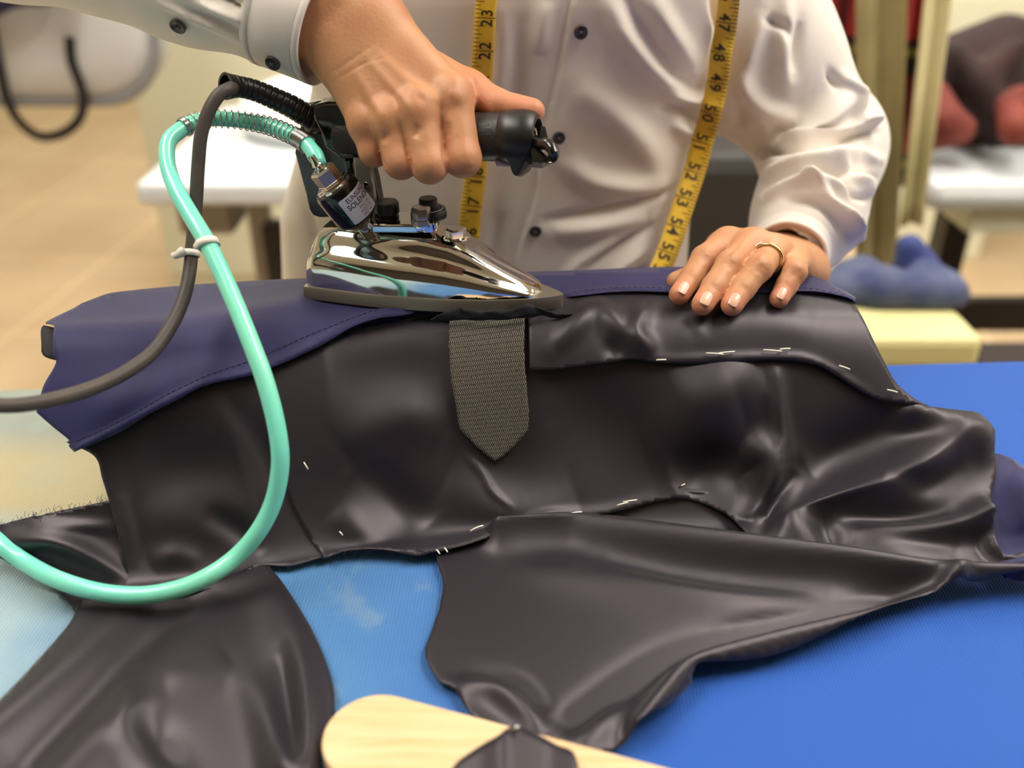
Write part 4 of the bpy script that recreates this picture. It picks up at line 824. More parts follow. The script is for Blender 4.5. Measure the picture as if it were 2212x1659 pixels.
X, Y, D_ = proj(V); face = np.clip(((CAM-V)*Nn).sum(1)/np.linalg.norm(CAM-V, axis=1)*3+.15, 0, 1)
vis = (X > -200) & (X < 2400) & (Y > -900) & (Y < 900)
SR = [ # torso folds
    ([(1300, -20), (1340, 60), (1400, 140), (1480, 210)], 26, .0060), ([(1395, -20), (1440, 60), (1500, 150)], 26, .0055), ([(1345, -20), (1395, 70), (1460, 160), (1520, 200)], 16, -.0045),
    ([(1540, -20), (1560, 60), (1565, 140)], 14, -.005), ([(1430, 228), (1480, 238), (1530, 262)], 9, -.0060), ([(1440, 205), (1500, 216), (1560, 230)], 12, .0050), ([(1450, 262), (1480, 285), (1520, 300)], 14, .004),
    ([(1240, 180), (1330, 250), (1400, 330), (1420, 400)], 34, .0045), ([(1210, 340), (1280, 390), (1380, 405), (1450, 395)], 26, .0045), ([(1180, 478), (1270, 462), (1360, 440), (1470, 405)], 11, -.0045), ([(1190, 505), (1290, 490), (1400, 465)], 20, .0040),
    ([(1250, 590), (1330, 540), (1420, 480)], 10, -.0045), ([(1290, 610), (1380, 545), (1440, 500)], 13, .0045), ([(1340, 620), (1400, 570)], 8, -.004), ([(1210, 610), (1260, 560), (1330, 510)], 14, .003),
    ([(1120, 60), (1110, 200), (1080, 330)], 22, -.0030), ([(1080, 0), (1090, 120), (1075, 250)], 24, .0025), ([(1180, 0), (1160, 120)], 22, .003),
    ([(1080, 450), (1070, 520), (1060, 600)], 20, -.0025), ([(700, 430), (760, 540), (790, 620)], 26, .004), ([(660, 440), (690, 540)], 14, -.003),
    ([(1340, 40), (1280, 180), (1200, 330)], 40, .0020),
    # upper left arm
    ([(1650, 40), (1690, 60), (1700, 90)], 10, -.004), ([(1655, 20), (1620, 120), (1610, 200)], 18, .0045), ([(1700, -20), (1690, 100), (1700, 200)], 20, .005), ([(1730, 40), (1710, 160)], 12, -.004),
    ([(1590, 150), (1640, 220), (1720, 260)], 20, .0060), ([(1585, 210), (1600, 280)], 14, -.003), ([(1700, 300), (1780, 250), (1840, 200)], 24, .0085), ([(1640, 260), (1700, 312), (1790, 300), (1870, 262)], 14, .008),
    ([(1620, 330), (1720, 330), (1830, 296), (1890, 285)], 11, -.0080), ([(1820, 160), (1850, 210), (1848, 270)], 10, .0055), ([(1790, 150), (1815, 200)], 9, -.004), ([(1860, 255), (1888, 275)], 10, .008),
    # fore arm
    ([(1650, 380), (1760, 355), (1850, 340), (1900, 345)], 12, .0075), ([(1660, 405), (1730, 378), (1820, 372), (1890, 385)], 9, -.0065), ([(1725, 370), (1760, 400), (1800, 430)], 9, .0055), ([(1650, 430), (1720, 392), (1790, 398), (1850, 430)], 11, .0065),
    ([(1800, 365), (1840, 420), (1880, 430)], 8, -.005), ([(1800, 350), (1860, 392), (1885, 440)], 9, .0060), ([(1700, 430), (1770, 440), (1810, 480), (1830, 520)], 9, -.0055), ([(1760, 415), (1820, 465), (1845, 520)], 9, .0065), ([(1640, 350), (1700, 345), (1760, 336)], 16, .004), ([(1810, 450), (1850, 500), (1863, 523)], 8, .005),
    # right sleeve by the cuff
    ([(330, 0), (400, 30), (470, 62), (528, 90)], 7, .0022), ([(420, 0), (470, 22), (530, 50)], 9, .0035), ([(470, -10), (500, 4), (535, 22)], 6, -.0035), ([(400, 20), (460, 42), (528, 68)], 7, -.0022), ([(500, -20), (520, -10), (545, 8)], 8, .003)]
PL = [(1190, -900), (1230, -300), (1246, -20), (1240, 0), (1218, 104), (1203, 185), (1184, 266), (1170, 347), (1161, 424), (1137, 494), (1122, 540), (1105, 620)]
disp = np.zeros(len(V)); disp[vis] = folds(X[vis], Y[vis], SR)*np.where(X[vis] > 1600, 1.9, 1.55)
pl = cr(PL, 60); fr_ = vis & (X > 1000) & (X < 1400) & (Y > -900); xr = np.interp(Y[fr_], pl[:, 1], pl[:, 0]); s_ = X[fr_]-xr
disp[fr_] += .0014*np.exp(-(np.maximum(s_, 0)/60)**2)*(s_ > -3)*(1)+.0008*np.exp(-((s_-3)/5)**2)-.0008*np.exp(-((s_+8)/7)**2)
nz = rng.normal(0, 1, (6, 3))*22; big = sum(np.sin(V@w_+i_) for i_, w_ in enumerate(nz))/6*.0012
V2 = V+Nn*((disp*face)+big*1.0)[:, None]; m2.vertices.foreach_set('co', V2.ravel()); m2.update()
m2.polygons.foreach_set('use_smooth', [True]*len(m2.polygons)); m2.materials.append(M_shirt)
shirt = bpy.data.objects.new('shirt', m2); COL.objects.link(shirt); pch(shirt, None, 'pale grey button-front shirt with folds')
m2.calc_loop_triangles(); bvh_s = BVHTree.FromPolygons([tuple(v) for v in V2], [tuple(p.vertices) for p in m2.polygons])
def hit(px, py, dflt=.73):
    d = ray(px, py); h = bvh_s.ray_cast(Vector(CAM), Vector(d)); 
    if h[0] is None: return None, None
    return np.array(h[0]), np.array(h[1])
# cuffs
def cuff(A, B, ra, rb, name, tilt=None, squash=1.0, thick=.0011, grow=None, label=None):
    A = np.asarray(A); B = np.asarray(B); ax = (B-A); Ln = np.linalg.norm(ax); ax /= Ln; e1 = np.cross(ax, UP); e1 /= np.linalg.norm(e1); e2 = np.cross(e1, ax)
    n = 72; prof = []
    for t, dr in ((0, -.004), (0, 0), (.03, .0012), (.12, .0012), (.14, .0004), (.17, .0010), (.5, .0008), (.86, .0010), (.88, .0006), (.91, .0012), (.99, .0012), (1.0, .0006), (1.0, -thick*1.4), (.8, -thick*1.6), (.1, -thick*2)): prof.append((t*Ln, ra+(rb-ra)*t+dr))
    vs = []
    for h, r in prof:
        for j in range(n):
            a = 2*math.pi*j/n; w = 1+.018*math.sin(3*a+1)+.012*math.sin(5*a); off = (tilt[0]*math.cos(a)+tilt[1]*math.sin(a))*(h/Ln) if tilt else 0
            vs.append(A+ax*(h+off)+r*w*(math.cos(a)*e1+squash*math.sin(a)*e2))
    fs = [(i*n+j, i*n+(j+1) % n, (i+1)*n+(j+1) % n, (i+1)*n+j) for i in range(len(prof)-1) for j in range(n)]
    o = obj(name, vs, fs, M_shirt); pch(o, shirt, label); return A, ax, e1, e2, Ln
cr_ = cuff(P(572, 16, .604), P(706, 66, .602), .0345, .0345, 'cuff', (-.004, .002), 1.0, label='buttoned cuff at the iron hand')
cl_ = cuff(P(1722, 500, .800), P(1698, 562, .768), .0350, .0325, 'cuff', (.003, -.004), 1.0, label='cuff at the pressing hand')
# buttons
M_btn = mat('grey_button', (66, 62, 60), .3, spec=.5); M_thr2 = mat('button_thread', (120, 115, 112), .7)
def button(c, nrm, r=.0052, par=None):
    nrm = nrm/np.linalg.norm(nrm); v, f = lathe([(0, r*.8), (.0003, r), (.0017, r), (.0021, r*.88), (.0018, r*.72), (.0013, r*.55), (.0012, .0001)], c+nrm*.0008, nrm, 28); o = obj('button', v, f, M_btn); pch(o, shirt, 'dark grey shirt button')
    e = np.cross(nrm, [0, 0, 1.]); e /= np.linalg.norm(e); g_ = np.cross(nrm, e); mb = MB()
    for s in (-1, 1): mb.add(*tube(cr([c+nrm*.0022+(e*s+g_)*.0010, c+nrm*.0030, c+nrm*.0022-(e*s+g_)*.0010], 5), .00035, 5))
    o = mb.build('button_thread', M_thr2); o.parent = shirt
for px, py in ((1254, 68), (1207, 296), (1156, 498)):
    h, n_ = hit(px, py); button(h, n_+.0*FW)
h, n_ = hit(386, 54)
if h is not None: button(h, n_)
A_, ax_, e1_, e2_, L_ = cr_
best = None
for a in np.linspace(0, 2*math.pi, 360):
    q = A_+ax_*(L_*.52)+.0350*(math.cos(a)*e1_+math.sin(a)*e2_); X_, Y_, _ = proj(q); d = math.hypot(X_-604, Y_-130)
    if best is None or d < best[0]: best = (d, q, math.cos(a)*e1_+math.sin(a)*e2_)
button(best[1], best[2]*.8-FW*.3, .0050)
# cuff stitching
M_gth = mat('grey_thread', (160, 150, 145), .7)
for tt_ in (.15, .885):
    mb = MB()
    for j in range(150):
        a = 2*math.pi*j/150; off = (-.004*math.cos(a)+.002*math.sin(a))*tt_
        q = [A_+ax_*(L_*tt_+off)+.0357*(1+.018*math.sin(3*b+1)+.012*math.sin(5*b))*(math.cos(b)*e1_+math.sin(b)*e2_) for b in (a, a+.021)]; mb.add(*tube(q, .00018, 4))
    o = mb.build('cuff_stitching', M_gth, kind='stuff'); pch(o, shirt)
# trousers below the table edge
tf_ = Field((-.26, .72, .0), (.24, 1.06, .97), .012); S = tf_.cone((-.10, .90, .90), (-.12, .92, .05), .105, .06); S = smin(S, tf_.cone((.08, .90, .90), (.12, .92, .05), .105, .06), .04); S = smin(S, tf_.cone((-.07, .89, .90), (.05, .89, .90), .115, .115), .04)
pch(obj('trousers', *tf_.mesh(S), mat('dark_trousers', (38, 38, 44), .8)), None, 'dark trousers behind the table')

# ------------------------------------------------------------------ tape measure
M_tape = mat('yellow_tape', (236, 194, 62), .42, spec=.45, bump=.1, bscale=500, rgb2=(226, 180, 52), vscale=20)
M_tink = mat('tape_print', (48, 36, 20), .6)
tape = thing('tape_measure', 'yellow tailor tape measure hanging down both sides of the shirt front, printed in inches', 'tape measure', loc=(0, .72, 1.2))
def ribbon(cen, wpx, lines, flip, name, lift=.0022):
    """cen: px centre line; lines: {inch number: py}; flip=-1 text reads upward, +1 downward"""
    c = cr(np.array(cen, float), 200); tg = np.gradient(c, axis=0); tg /= np.linalg.norm(tg, axis=1)[:, None]; nr = np.stack([tg[:, 1], -tg[:, 0]], 1)
    if nr[0, 0] < 0: nr = -nr
    dep = []
    for i in range(len(c)):
        ds = []
        for s in (-.5, -.25, 0, .25, .5):
            q = c[i]+nr[i]*wpx*s; h, _ = hit(*q); ds.append(proj(h)[2] if h is not None and proj(h)[2] < .80 else np.nan)
        dep.append(np.nanmin(ds) if not np.all(np.isnan(ds)) else np.nan)
    dep = np.array(dep); ok = ~np.isnan(dep); dep = np.interp(np.arange(len(c)), np.arange(len(c))[ok], dep[ok])
    kk = np.ones(9)/9; mn = np.array([dep[max(0, i-4):i+5].min() for i in range(len(dep))]); dep2 = np.convolve(np.pad(mn, 4, 'edge'), kk, 'valid')-lift
    def at(py, s, l=0.0):  # point at image height py along the centre line, s across in -0.5..0.5
        py = np.asarray(py, float); s = np.asarray(s, float); idx = np.interp(py, c[:, 1], np.arange(len(c)))
        X = np.interp(idx, np.arange(len(c)), c[:, 0])+np.interp(idx, np.arange(len(c)), nr[:, 0])*wpx*s; Y = np.interp(idx, np.arange(len(c)), c[:, 1])+np.interp(idx, np.arange(len(c)), nr[:, 1])*wpx*s
        return P(X, Y, np.interp(idx, np.arange(len(c)), dep2)-l)
    ys = np.linspace(c[0, 1], c[-1, 1], 260); S_ = np.linspace(-.5, .5, 5); vs = np.vstack([at(np.full(5, y), S_) for y in ys])
    fs = [(i*5+j, i*5+j+1, (i+1)*5+j+1, (i+1)*5+j) for i in range(259) for j in range(4)]
    o = obj(name, vs, fs, M_tape); sd = o.modifiers.new('t', 'SOLIDIFY'); sd.thickness = .0005; sd.offset = -1; o.parent = tape; o.matrix_parent_inverse = Matrix.Translation(-Vector(tape.location)); o['label'] = 'left length of the tape' if flip < 0 else 'right length of the tape'
    mb = MB(); ks = sorted(lines); ly = np.array([lines[k] for k in ks], float); 
    yof = lambda v: np.interp(v, ks, ly) if ks[0] <= v <= ks[-1] else (ly[0]+(v-ks[0])*(ly[1]-ly[0]) if v < ks[0] else ly[-1]+(v-ks[-1])*(ly[-1]-ly[-2]))
    side = -1 if flip < 0 else 1
    for kq in np.arange(math.floor(ks[0])-1, math.ceil(ks[-1])+1, .125):
        y = yof(kq)
        if not (c[0, 1]+1 < y < c[-1, 1]-1): continue
        fr8 = kq % 1; ln = 1.0 if fr8 == 0 else (.42 if fr8 == .5 else .32 if fr8 in (.25, .75) else .24); w = .9 if fr8 == 0 else .8
        s0 = side*.5; s1 = side*(.5-ln); q = at(np.array([y-w, y-w, y+w, y+w]), np.array([s0, s1, s1, s0])*.99, .0011); mb.add(q, [(0, 1, 2, 3)])
    for kq in ks:
        tv, tf = text_mesh(str(kq), 33, 1.35, .55)
        if not len(tv): continue
        # text axis u along the tape, v across; glyph tops point to the tick side
        sc = 1.08; along = -tv[:, 0]*sc*(1 if flip < 0 else -1)*.92; across = side*(tv[:, 1]*sc)/wpx; y = lines[kq]+along; m_ = (y > c[0, 1]+.5) & (y < c[-1, 1]-.5)
        if not m_.all(): 
            y = np.clip(y, c[0, 1]+.5, c[-1, 1]-.5)
        mb.add(at(y, across-side*.10, .0011), tf)
    o2 = obj(name+'_print', mb.v, mb.f, M_tink, None, False); o2.parent = o
ribbon([(900, -700), (960, -480), (1030, -220), (1050, -40), (1048, 40), (1044, 110), (1036, 250), (1027, 380), (1018, 450), (1013, 520)], 46, {16: 511, 17: 445, 18: 381, 19: 314, 20: 246, 21: 178, 22: 110, 23: 39, 24: -32, 25: -104, 26: -178, 27: -254, 28: -332, 29: -412, 30: -494, 31: -578, 32: -664}, -1, 'tape_strip')
ribbon([(1350, -700), (1420, -480), (1545, -220), (1573, -40), (1569, 48), (1558, 114), (1550, 179), (1535, 245), (1517, 308), (1500, 371), (1481, 428), (1461, 489), (1442, 544), (1421, 594), (1410, 632)], 47, {38: -620, 39: -535, 40: -452, 41: -372, 42: -295, 43: -222, 44: -152, 45: -84, 46: -16, 47: 49, 48: 114, 49: 179, 50: 245, 51: 308, 52: 371, 53: 428, 54: 489, 55: 544, 56: 594}, 1, 'tape_strip')
# ------------------------------------------------------------------ wooden board and dark strip in the foreground
M_beech = mat('beech_wood', (228, 198, 158), .5, spec=.35)
nt = M_beech.node_tree; N = nt.nodes; L = nt.links; bs = N['Principled BSDF']
tc = N.new('ShaderNodeTexCoord'); mp = N.new('ShaderNodeMapping'); mp.inputs['Scale'].default_value = (5, 60, 60); L.new(tc.outputs['Object'], mp.inputs[0])
n1 = N.new('ShaderNodeTexNoise'); n1.inputs['Scale'].default_value = 3; n1.inputs['Detail'].default_value = 5; n1.inputs['Distortion'].default_value = .5; L.new(mp.outputs[0], n1.inputs[0])
L.new(mixc(mrange(n1.outputs[0], .3, .75), (226, 196, 154), (206, 170, 122)), bs.inputs['Base Color'])
zb = ZT+.020
c0 = PZ(812, 1590, zb); c1 = PZ(1700, 1860, zb); c1 = c0+(PZ(1420, 1760, zb)-c0)*1.7; bd = (c1-c0)/np.linalg.norm(c1-c0); bn = np.array([-bd[1], bd[0], 0]); bw = np.linalg.norm(PZ(812, 1503, zb)-PZ(812, 1590, zb))*.98; bw = .0265
pts = [c0+bw*(math.cos(t)*bd+math.sin(t)*bn) for t in np.linspace(math.pi/2, 1.5*math.pi, 24)]+[c1-bw*bn, c1+bw*bn]
wb = obj('wooden_board', *prism([p-c0 for p in pts], (0, 0, -.014)), M_beech, None, False); bev(wb, .0012, 3); wb.rotation_euler = (0, 0, 0); wb.location = c0
tag(wb, 'narrow pale beech board with a rounded end, lying at the near edge of the table', 'wooden board')
# dark lining strip laid over it
zc = zb+.004
sp_ = [(960, 1700), (985, 1652), (1040, 1612), (1075, 1592), (1100, 1572), (1118, 1568), (1150, 1582), (1200, 1610), (1232, 1622), (1244, 1640), (1252, 1700)]
up_ = cr(sp_, 40); vs = []; rows = 14
for j in range(rows):
    t = j/(rows-1)
    for i in range(40):
        x, y = up_[i]; x2 = x+(40-i-20)*2.2*t; y2 = y+t*230*np.sin(np.pi*(i+.5)/40)**.4; u = i/39
        z = zc+.008*math.sin(math.pi*u)**.7+.004*math.exp(-((u-.42)/.10)**2)*(1-t*.4)-.003*math.exp(-((u-.70)/.12)**2); vs.append(PZ(x2, y2, z))
sc_ = obj('cloth_strip', vs, [(j*40+i, j*40+i+1, (j+1)*40+i+1, (j+1)*40+i) for j in range(rows-1) for i in range(39)], M_lin); sd = sc_.modifiers.new('t', 'SOLIDIFY'); sd.thickness = .0009
tag(sc_, 'dark satin cloth scrap laid across the pale beech board', 'cloth')
pin = thing('pin', 'small silver pin stuck in the dark scrap on the beech board', 'pin', loc=tuple(PZ(1112, 1575, zc+.010)))
q0 = PZ(1106, 1577, zc+.0125); q1 = PZ(1125, 1569, zc+.0155)
for o in (obj('shaft', *tube([q0-(q1-q0)*1.5, q0], .0005, 8), M_wire), obj('head', *lathe([(0, .0004), (.001, .0013), (.003, .0015), (.0042, .0010), (.0045, .0002)], q0, q1-q0, 16), M_nick)):
    o.parent = pin; o.matrix_parent_inverse = Matrix.Translation(-Vector(pin.location))

# ------------------------------------------------------------------ background, left side
def rb(c, s, m, b=.01): return boxo('x', c, s, m, None, b)
def setk(t, name, c, s, m, b=.004, label=None, R=None):
    o = boxo(name, np.array(c)-np.array(t.location), s, m, t, b, R); 
    if label: o['label'] = label
    return o
M_wt = mat('white_laminate', (212, 216, 220), .35); M_dk = mat('dark_machine', (40, 34, 32), .5); M_cream = mat('cream_panel', (222, 220, 196), .6); M_legm = mat('grey_leg', (150, 142, 132), .5, .3)
# white work table behind on the left
t = thing('work_table', 'white work table behind the person on the left, dark drawers under it', 'table', loc=(-.30, 2.0, 0))
setk(t, 'tabletop', (-.29, 2.0, .735), (.84, .62, .045), M_wt, .012)
setk(t, 'drawer_unit', (-.22, 2.0, .52), (.42, .5, .37), M_dk, .01, 'dark drawer unit'); setk(t, 'bracket', (-.62, 1.84, .665), (.11, .12, .09), M_legm, .01)
setk(t, 'leg', (-.62, 2.18, .355), (.05, .05, .71), M_legm); setk(t, 'leg', (.08, 2.18, .355), (.05, .05, .71), M_legm); setk(t, 'leg', (-.5, 1.86, .31), (.05, .05, .62), M_dk); setk(t, 'leg', (.08, 1.86, .355), (.05, .05, .71), M_legm); setk(t, 'foot', (-.62, 2.0, .02), (.06, .6, .04), M_legm)
# white cloth bundle lying on it
cb = Field((-.66, 1.78, .755), (-.05, 2.26, .95), .01); S = cb.ell((-.38, 2.05, .80), (.22, .14, .09)); S = smin(S, cb.ell((-.22, 2.0, .80), (.15, .12, .07)), .05); S = np.maximum(S, .759-cb.Z)
tag(obj('folded_cloth', *cb.mesh(S), mat('white_cloth', (236, 238, 236), .8)), 'white folded cloth on the white work table', 'cloth')
# tall cream cabinet
t = thing('cabinet', 'tall pale cream cabinet against the back, behind the white work table', 'cabinet', loc=(-.55, 3.1, 0))
setk(t, 'carcass', (-.50, 3.1, .95), (1.30, .45, 1.9), M_cream, .01)
setk(t, 'door', (-.825, 2.866, .97), (.63, .02, 1.8), M_cream, .004); setk(t, 'door', (-.175, 2.866, .97), (.63, .02, 1.8), M_cream, .004)
for x_ in (-.55, -.45): setk(t, 'door_handle', (x_, 2.845, 1.0), (.015, .02, .16), M_legm)
# hanging grey garment bag on a wall rail
rail = thing('hanging_rail', 'steel rail fixed to the left wall carrying the grey garment bag', 'rail', loc=(XL, 2.42, 1.72))
o = obj('rail', *tube([(0, 0, 0), (XL*-1-.72, 0, 0)], .014, 12), M_steel, rail); o = obj('wall_mount', *box(.01, 0, 0, .02, .12, .12), M_steel, rail, False)
M_bag = mat('grey_vinyl', (196, 194, 194), .35, spec=.5, bump=.3, bscale=9, dist=.01); M_pip = mat('grey_piping', (132, 130, 132), .5); M_strapb = mat('black_strap', (26, 22, 22), .7)
bag = thing('garment_bag', 'large pale grey garment bag with darker piping hanging at the upper left', 'bag', loc=(-1.3, 2.42, 1.2))
def rrect(x0, x1, z0, z1, r, n=8):
    out = []
    for cx_, cz_, a0 in ((x1-r, z0+r, -90), (x1-r, z1-r, 0), (x0+r, z1-r, 90), (x0+r, z0+r, 180)):
        for i in range(n+1): t_ = math.radians(a0+90*i/n); out.append((cx_+r*math.cos(t_), cz_+r*math.sin(t_)))
    return out
def BX(px, y=2.42, py=150): return PY(px, py, y)[0]
x1 = BX(368); z0 = PY(100, 208, 2.42)[2]; rr2 = rrect(-2.05, x1, z0, 1.68, .16); n = len(rr2)
vs = []; 
for yy, k in ((-.085, .80), (-.08, .93), (-.05, 1.0), (.05, 1.0), (.08, .93), (.085, .80)):
    cx_, cz_ = (-2.05+x1)/2, (z0+1.68)/2; vs += [((x-cx_)*k+cx_+1.3, yy, (z-cz_)*k+cz_-1.2) for x, z in rr2]
fs = [(r*n+i, r*n+(i+1) % n, (r+1)*n+(i+1) % n, (r+1)*n+i) for r in range(5) for i in range(n)]+[tuple(range(n)), tuple(reversed(range(5*n, 6*n)))]
obj('bag_body', vs, fs, M_bag, bag)
o = obj('piping', *tube([(x+1.3, -.058, z-1.2) for x, z in rr2+rr2[:1]], .013, 8, False), M_pip, bag)
def bp_(px, py, y=2.33): q = PY(px, py, y)-np.array([-1.3, 2.42, 1.2]); return q
st = cr([bp_(-25, 40), bp_(0, 150), bp_(12, 205), bp_(38, 258), bp_(82, 293), bp_(130, 290), bp_(168, 262), bp_(181, 220), bp_(172, 180), bp_(155, 132), bp_(150, 80)], 60)
M_s = M_strapb; k_ = 60; Tn = np.gradient(st, axis=0); vs = []
for i in range(k_):
    t_ = Tn[i]/np.linalg.norm(Tn[i]); w_ = np.cross(t_, [0, 1, 0]); vs += [st[i]-w_*.012+[0, -.002, 0], st[i]+w_*.012+[0, -.002, 0], st[i]+w_*.012+[0, .002, 0], st[i]-w_*.012+[0, .002, 0]]
obj('strap', vs, [(i*4+j, i*4+(j+1) % 4, (i+1)*4+(j+1) % 4, (i+1)*4+j) for i in range(k_-1) for j in range(4)], M_s, bag, False)['label'] = 'black strap loop'
for x_ in (-1.8, -1.15): obj('hanger_hook', *tube(cr([(x_+1.3, 0, .46), (x_+1.3, 0, .49), (x_+1.3, .018, .53), (x_+1.3, .0, .545), (x_+1.3, -.02, .53)], 16), .004, 8), M_steel, bag)
# dark blue cloth hung over the bag top
fb_ = Field((-2.2, 2.14, .88), (-1.0, 2.62, 1.80), .02); c_z = PY(60, 28, 2.3)[2]
S = fb_.cone((-1.95, 2.40, 1.66), (-1.25, 2.40, 1.68), .10, .10); S = smin(S, fb_.cone((-1.9, 2.33, 1.35), (-1.9, 2.34, 1.6), .05, .05), .05)
a_ = PY(-60, -4, 2.26); b_ = PY(95, -26, 2.26); S = smin(S, fb_.cone(a_, b_, .045, .03), .05); S = smin(S, fb_.cone(a_, (a_[0], 2.31, 1.6), .05, .05), .04); S = smin(S, fb_.cone(b_, (b_[0], 2.31, 1.6), .03, .05), .04)
tag(obj('blue_garment', *fb_.mesh(S), mat('dark_blue_cloth', (34, 38, 78), .8)), 'dark blue garment hung over the top of the grey garment bag', 'garment')

# ------------------------------------------------------------------ background, right side
t = thing('sewing_table', 'white sewing table on the right with a pile of brown clothes on it', 'table', loc=(1.05, 1.85, 0))
xt = PZ(1996, 400, .75)[0]
setk(t, 'tabletop', (xt+.42, 1.95, .735), (.84, .56, .06), M_wt, .025); setk(t, 'drawer', (xt+.21, 1.76, .68), (.22, .12, .05), M_cream, .006)
setk(t, 'leg', (xt+.17, 1.9, .36), (.055, .07, .72), M_dk); setk(t, 'leg', (xt+.75, 1.9, .36), (.055, .07, .72), M_dk); setk(t, 'crossbar', (xt+.45, 2.0, .34), (.58, .04, .08), M_dk); setk(t, 'foot', (xt+.17, 1.92, .03), (.07, .5, .06), M_dk); setk(t, 'foot', (xt+.75, 1.92, .03), (.07, .5, .06), M_dk)
def pile(name, label, cat, m, blobs, lo, hi, h=.012, k=.03, floor=None):
    f_ = Field(lo, hi, h); S = None
    for b_ in blobs: g_ = f_.cone(*b_); S = g_ if S is None else smin(S, g_, k)
    if floor is not None: S = np.maximum(S, floor-f_.Z)
    o = obj(name, *f_.mesh(S), m); return tag(o, label, cat)
zt2 = .769
pile('brown_coat', 'dark brown coat heaped on the white sewing table', 'clothes', mat('brown_wool', (58, 34, 32), .85, rgb2=(28, 20, 24), vscale=6),
     [(PY(2030, 150, 1.95), PY(2160, 110, 1.98), .06, .07), (PY(2040, 215, 1.95), PY(2190, 180, 1.95), .07, .08), (PY(2080, 250, 1.95), PY(2260, 230, 1.95), .06, .08), (PY(2180, 120, 2.0), PY(2320, 160, 2.0), .07, .07), (PY(2100, 250, 2.0), PY(2330, 270, 2.0), .07, .08), (PY(2060, 110, 1.88), PY(2120, 200, 1.86), .02, .03), (PY(2110, 180, 1.86), PY(2200, 100, 1.88), .025, .02), (PY(2130, 215, 1.86), PY(2160, 280, 1.84), .025, .035), (PY(2020, 130, 1.88), PY(2010, 190, 1.88), .02, .03)], (.7, 1.78, .76), (1.35, 2.2, 1.12), .012, .03, zt2)
pile('rust_garment', 'rust red garment at the left end of the white sewing table, under the brown coat', 'clothes', mat('rust_cloth', (140, 66, 52), .85, rgb2=(110, 46, 38), vscale=8),
     [(PY(2020, 200, 1.82), PY(2035, 262, 1.78), .025, .04), (PY(1985, 306, 1.78), PY(2050, 285, 1.78), .012, .028), (PY(2040, 225, 1.82), PY(2075, 280, 1.8), .018, .03), (PY(1995, 240, 1.8), PY(2010, 290, 1.8), .015, .03)], (.6, 1.68, .74), (1.0, 1.95, 1.1), .01, .02, zt2)
pile('rust_garment', 'rust red garment in front of the brown coat near the right edge', 'clothes', bpy.data.materials['rust_cloth'],
     [(PY(2175, 225, 1.78), PY(2195, 275, 1.74), .022, .034), (PY(2205, 205, 1.78), PY(2260, 262, 1.76), .02, .034)], (.85, 1.66, .74), (1.2, 1.9, 1.1), .01, .02, zt2)
# hanging lengths of cloth from a ceiling rail
cr_rail = thing('ceiling_rail', 'steel rail hung from the ceiling with lengths of khaki and red plaid cloth', 'rail', loc=(.9, 1.6, 1.95))
obj('rail', *tube([(-.35, 0, 0), (.45, 0, 0)], .012, 10), M_steel, cr_rail)
for s in (-.3, .4): obj('drop_rod', *tube([(s, 0, 0), (s, 0, ZC-1.95)], .007, 8), M_steel, cr_rail)
M_kh = mat('khaki_cloth', (172, 158, 112), .85, rgb2=(134, 122, 84), vscale=5); M_kh2 = mat('pale_khaki_cloth', (214, 204, 160), .85, rgb2=(166, 156, 112), vscale=5)
M_pla = mat('red_plaid_cloth', (150, 34, 36), .85)
nt = M_pla.node_tree; N = nt.nodes; L = nt.links; bs = N['Principled BSDF']; tc = N.new('ShaderNodeTexCoord'); sx = N.new('ShaderNodeSeparateXYZ'); L.new(tc.outputs['Object'], sx.inputs[0])
bz = mth('FRACT', mth('MULTIPLY', sx.outputs[2], 5.2)); bxx = mth('FRACT', mth('MULTIPLY', sx.outputs[0], 16))
k1_ = mth('LESS_THAN', bz, .30); k2_ = mth('LESS_THAN', bxx, .25); c_ = mixc(k1_, (150, 38, 40), (34, 22, 24)); c_ = mixc(mth('MULTIPLY', k2_, .7), c_, (40, 24, 24)); k3_ = mth('MULTIPLY', mth('GREATER_THAN', bz, .16), mth('LESS_THAN', bz, .23)); c_ = mixc(k3_, c_, (120, 110, 40)); L.new(c_, bs.inputs['Base Color'])
def hang(name, label, m, y, topx, botx, boty, w0, w1, waves=1.3, amp=.010):
    xt0 = BX(topx, y, 0); q = PY(botx, boty, y); zt0 = 1.962; vs = []; nu, nv = 24, 30
    ztop = PY(topx, 0, y)[2]; sl = (q[0]-xt0)/(q[2]-ztop); xtop = xt0+sl*(zt0-ztop)
    for j in range(nv):
        t_ = j/(nv-1); z = zt0+(q[2]-zt0)*t_; x = xtop+(q[0]-xtop)*t_; w = w0+(w1-w0)*t_
        for i in range(nu): u = i/(nu-1)-.5; vs.append((x+u*w, y+amp*math.sin(u*waves*2*math.pi+1)+.004*math.sin(7*t_), z))
    o = obj(name, vs, [(j*nu+i, j*nu+i+1, (j+1)*nu+i+1, (j+1)*nu+i) for j in range(nv-1) for i in range(nu-1)], m); sd = o.modifiers.new('t', 'SOLIDIFY'); sd.thickness = .003; tag(o, label, 'cloth', 'cloth lengths hung from the ceiling rail'); return o
hang('cloth_length', 'broad khaki cloth length hanging beside the white sleeve', M_kh, 1.60, 1900, 1890, 640, .088, .070)
hang('cloth_length', 'pale khaki cloth length, rightmost of the hanging pieces', M_kh2, 1.55, 2020, 1966, 485, .052, .040, 1)
hang('cloth_length', 'red plaid cloth length between the two khaki lengths', M_pla, 1.66, 1975, 1925, 400, .06, .05, 2)
hang('cloth_length', 'red plaid cloth length half hidden by the white sleeve', M_pla, 1.70, 1815, 1800, 420, .10, .10, 2)
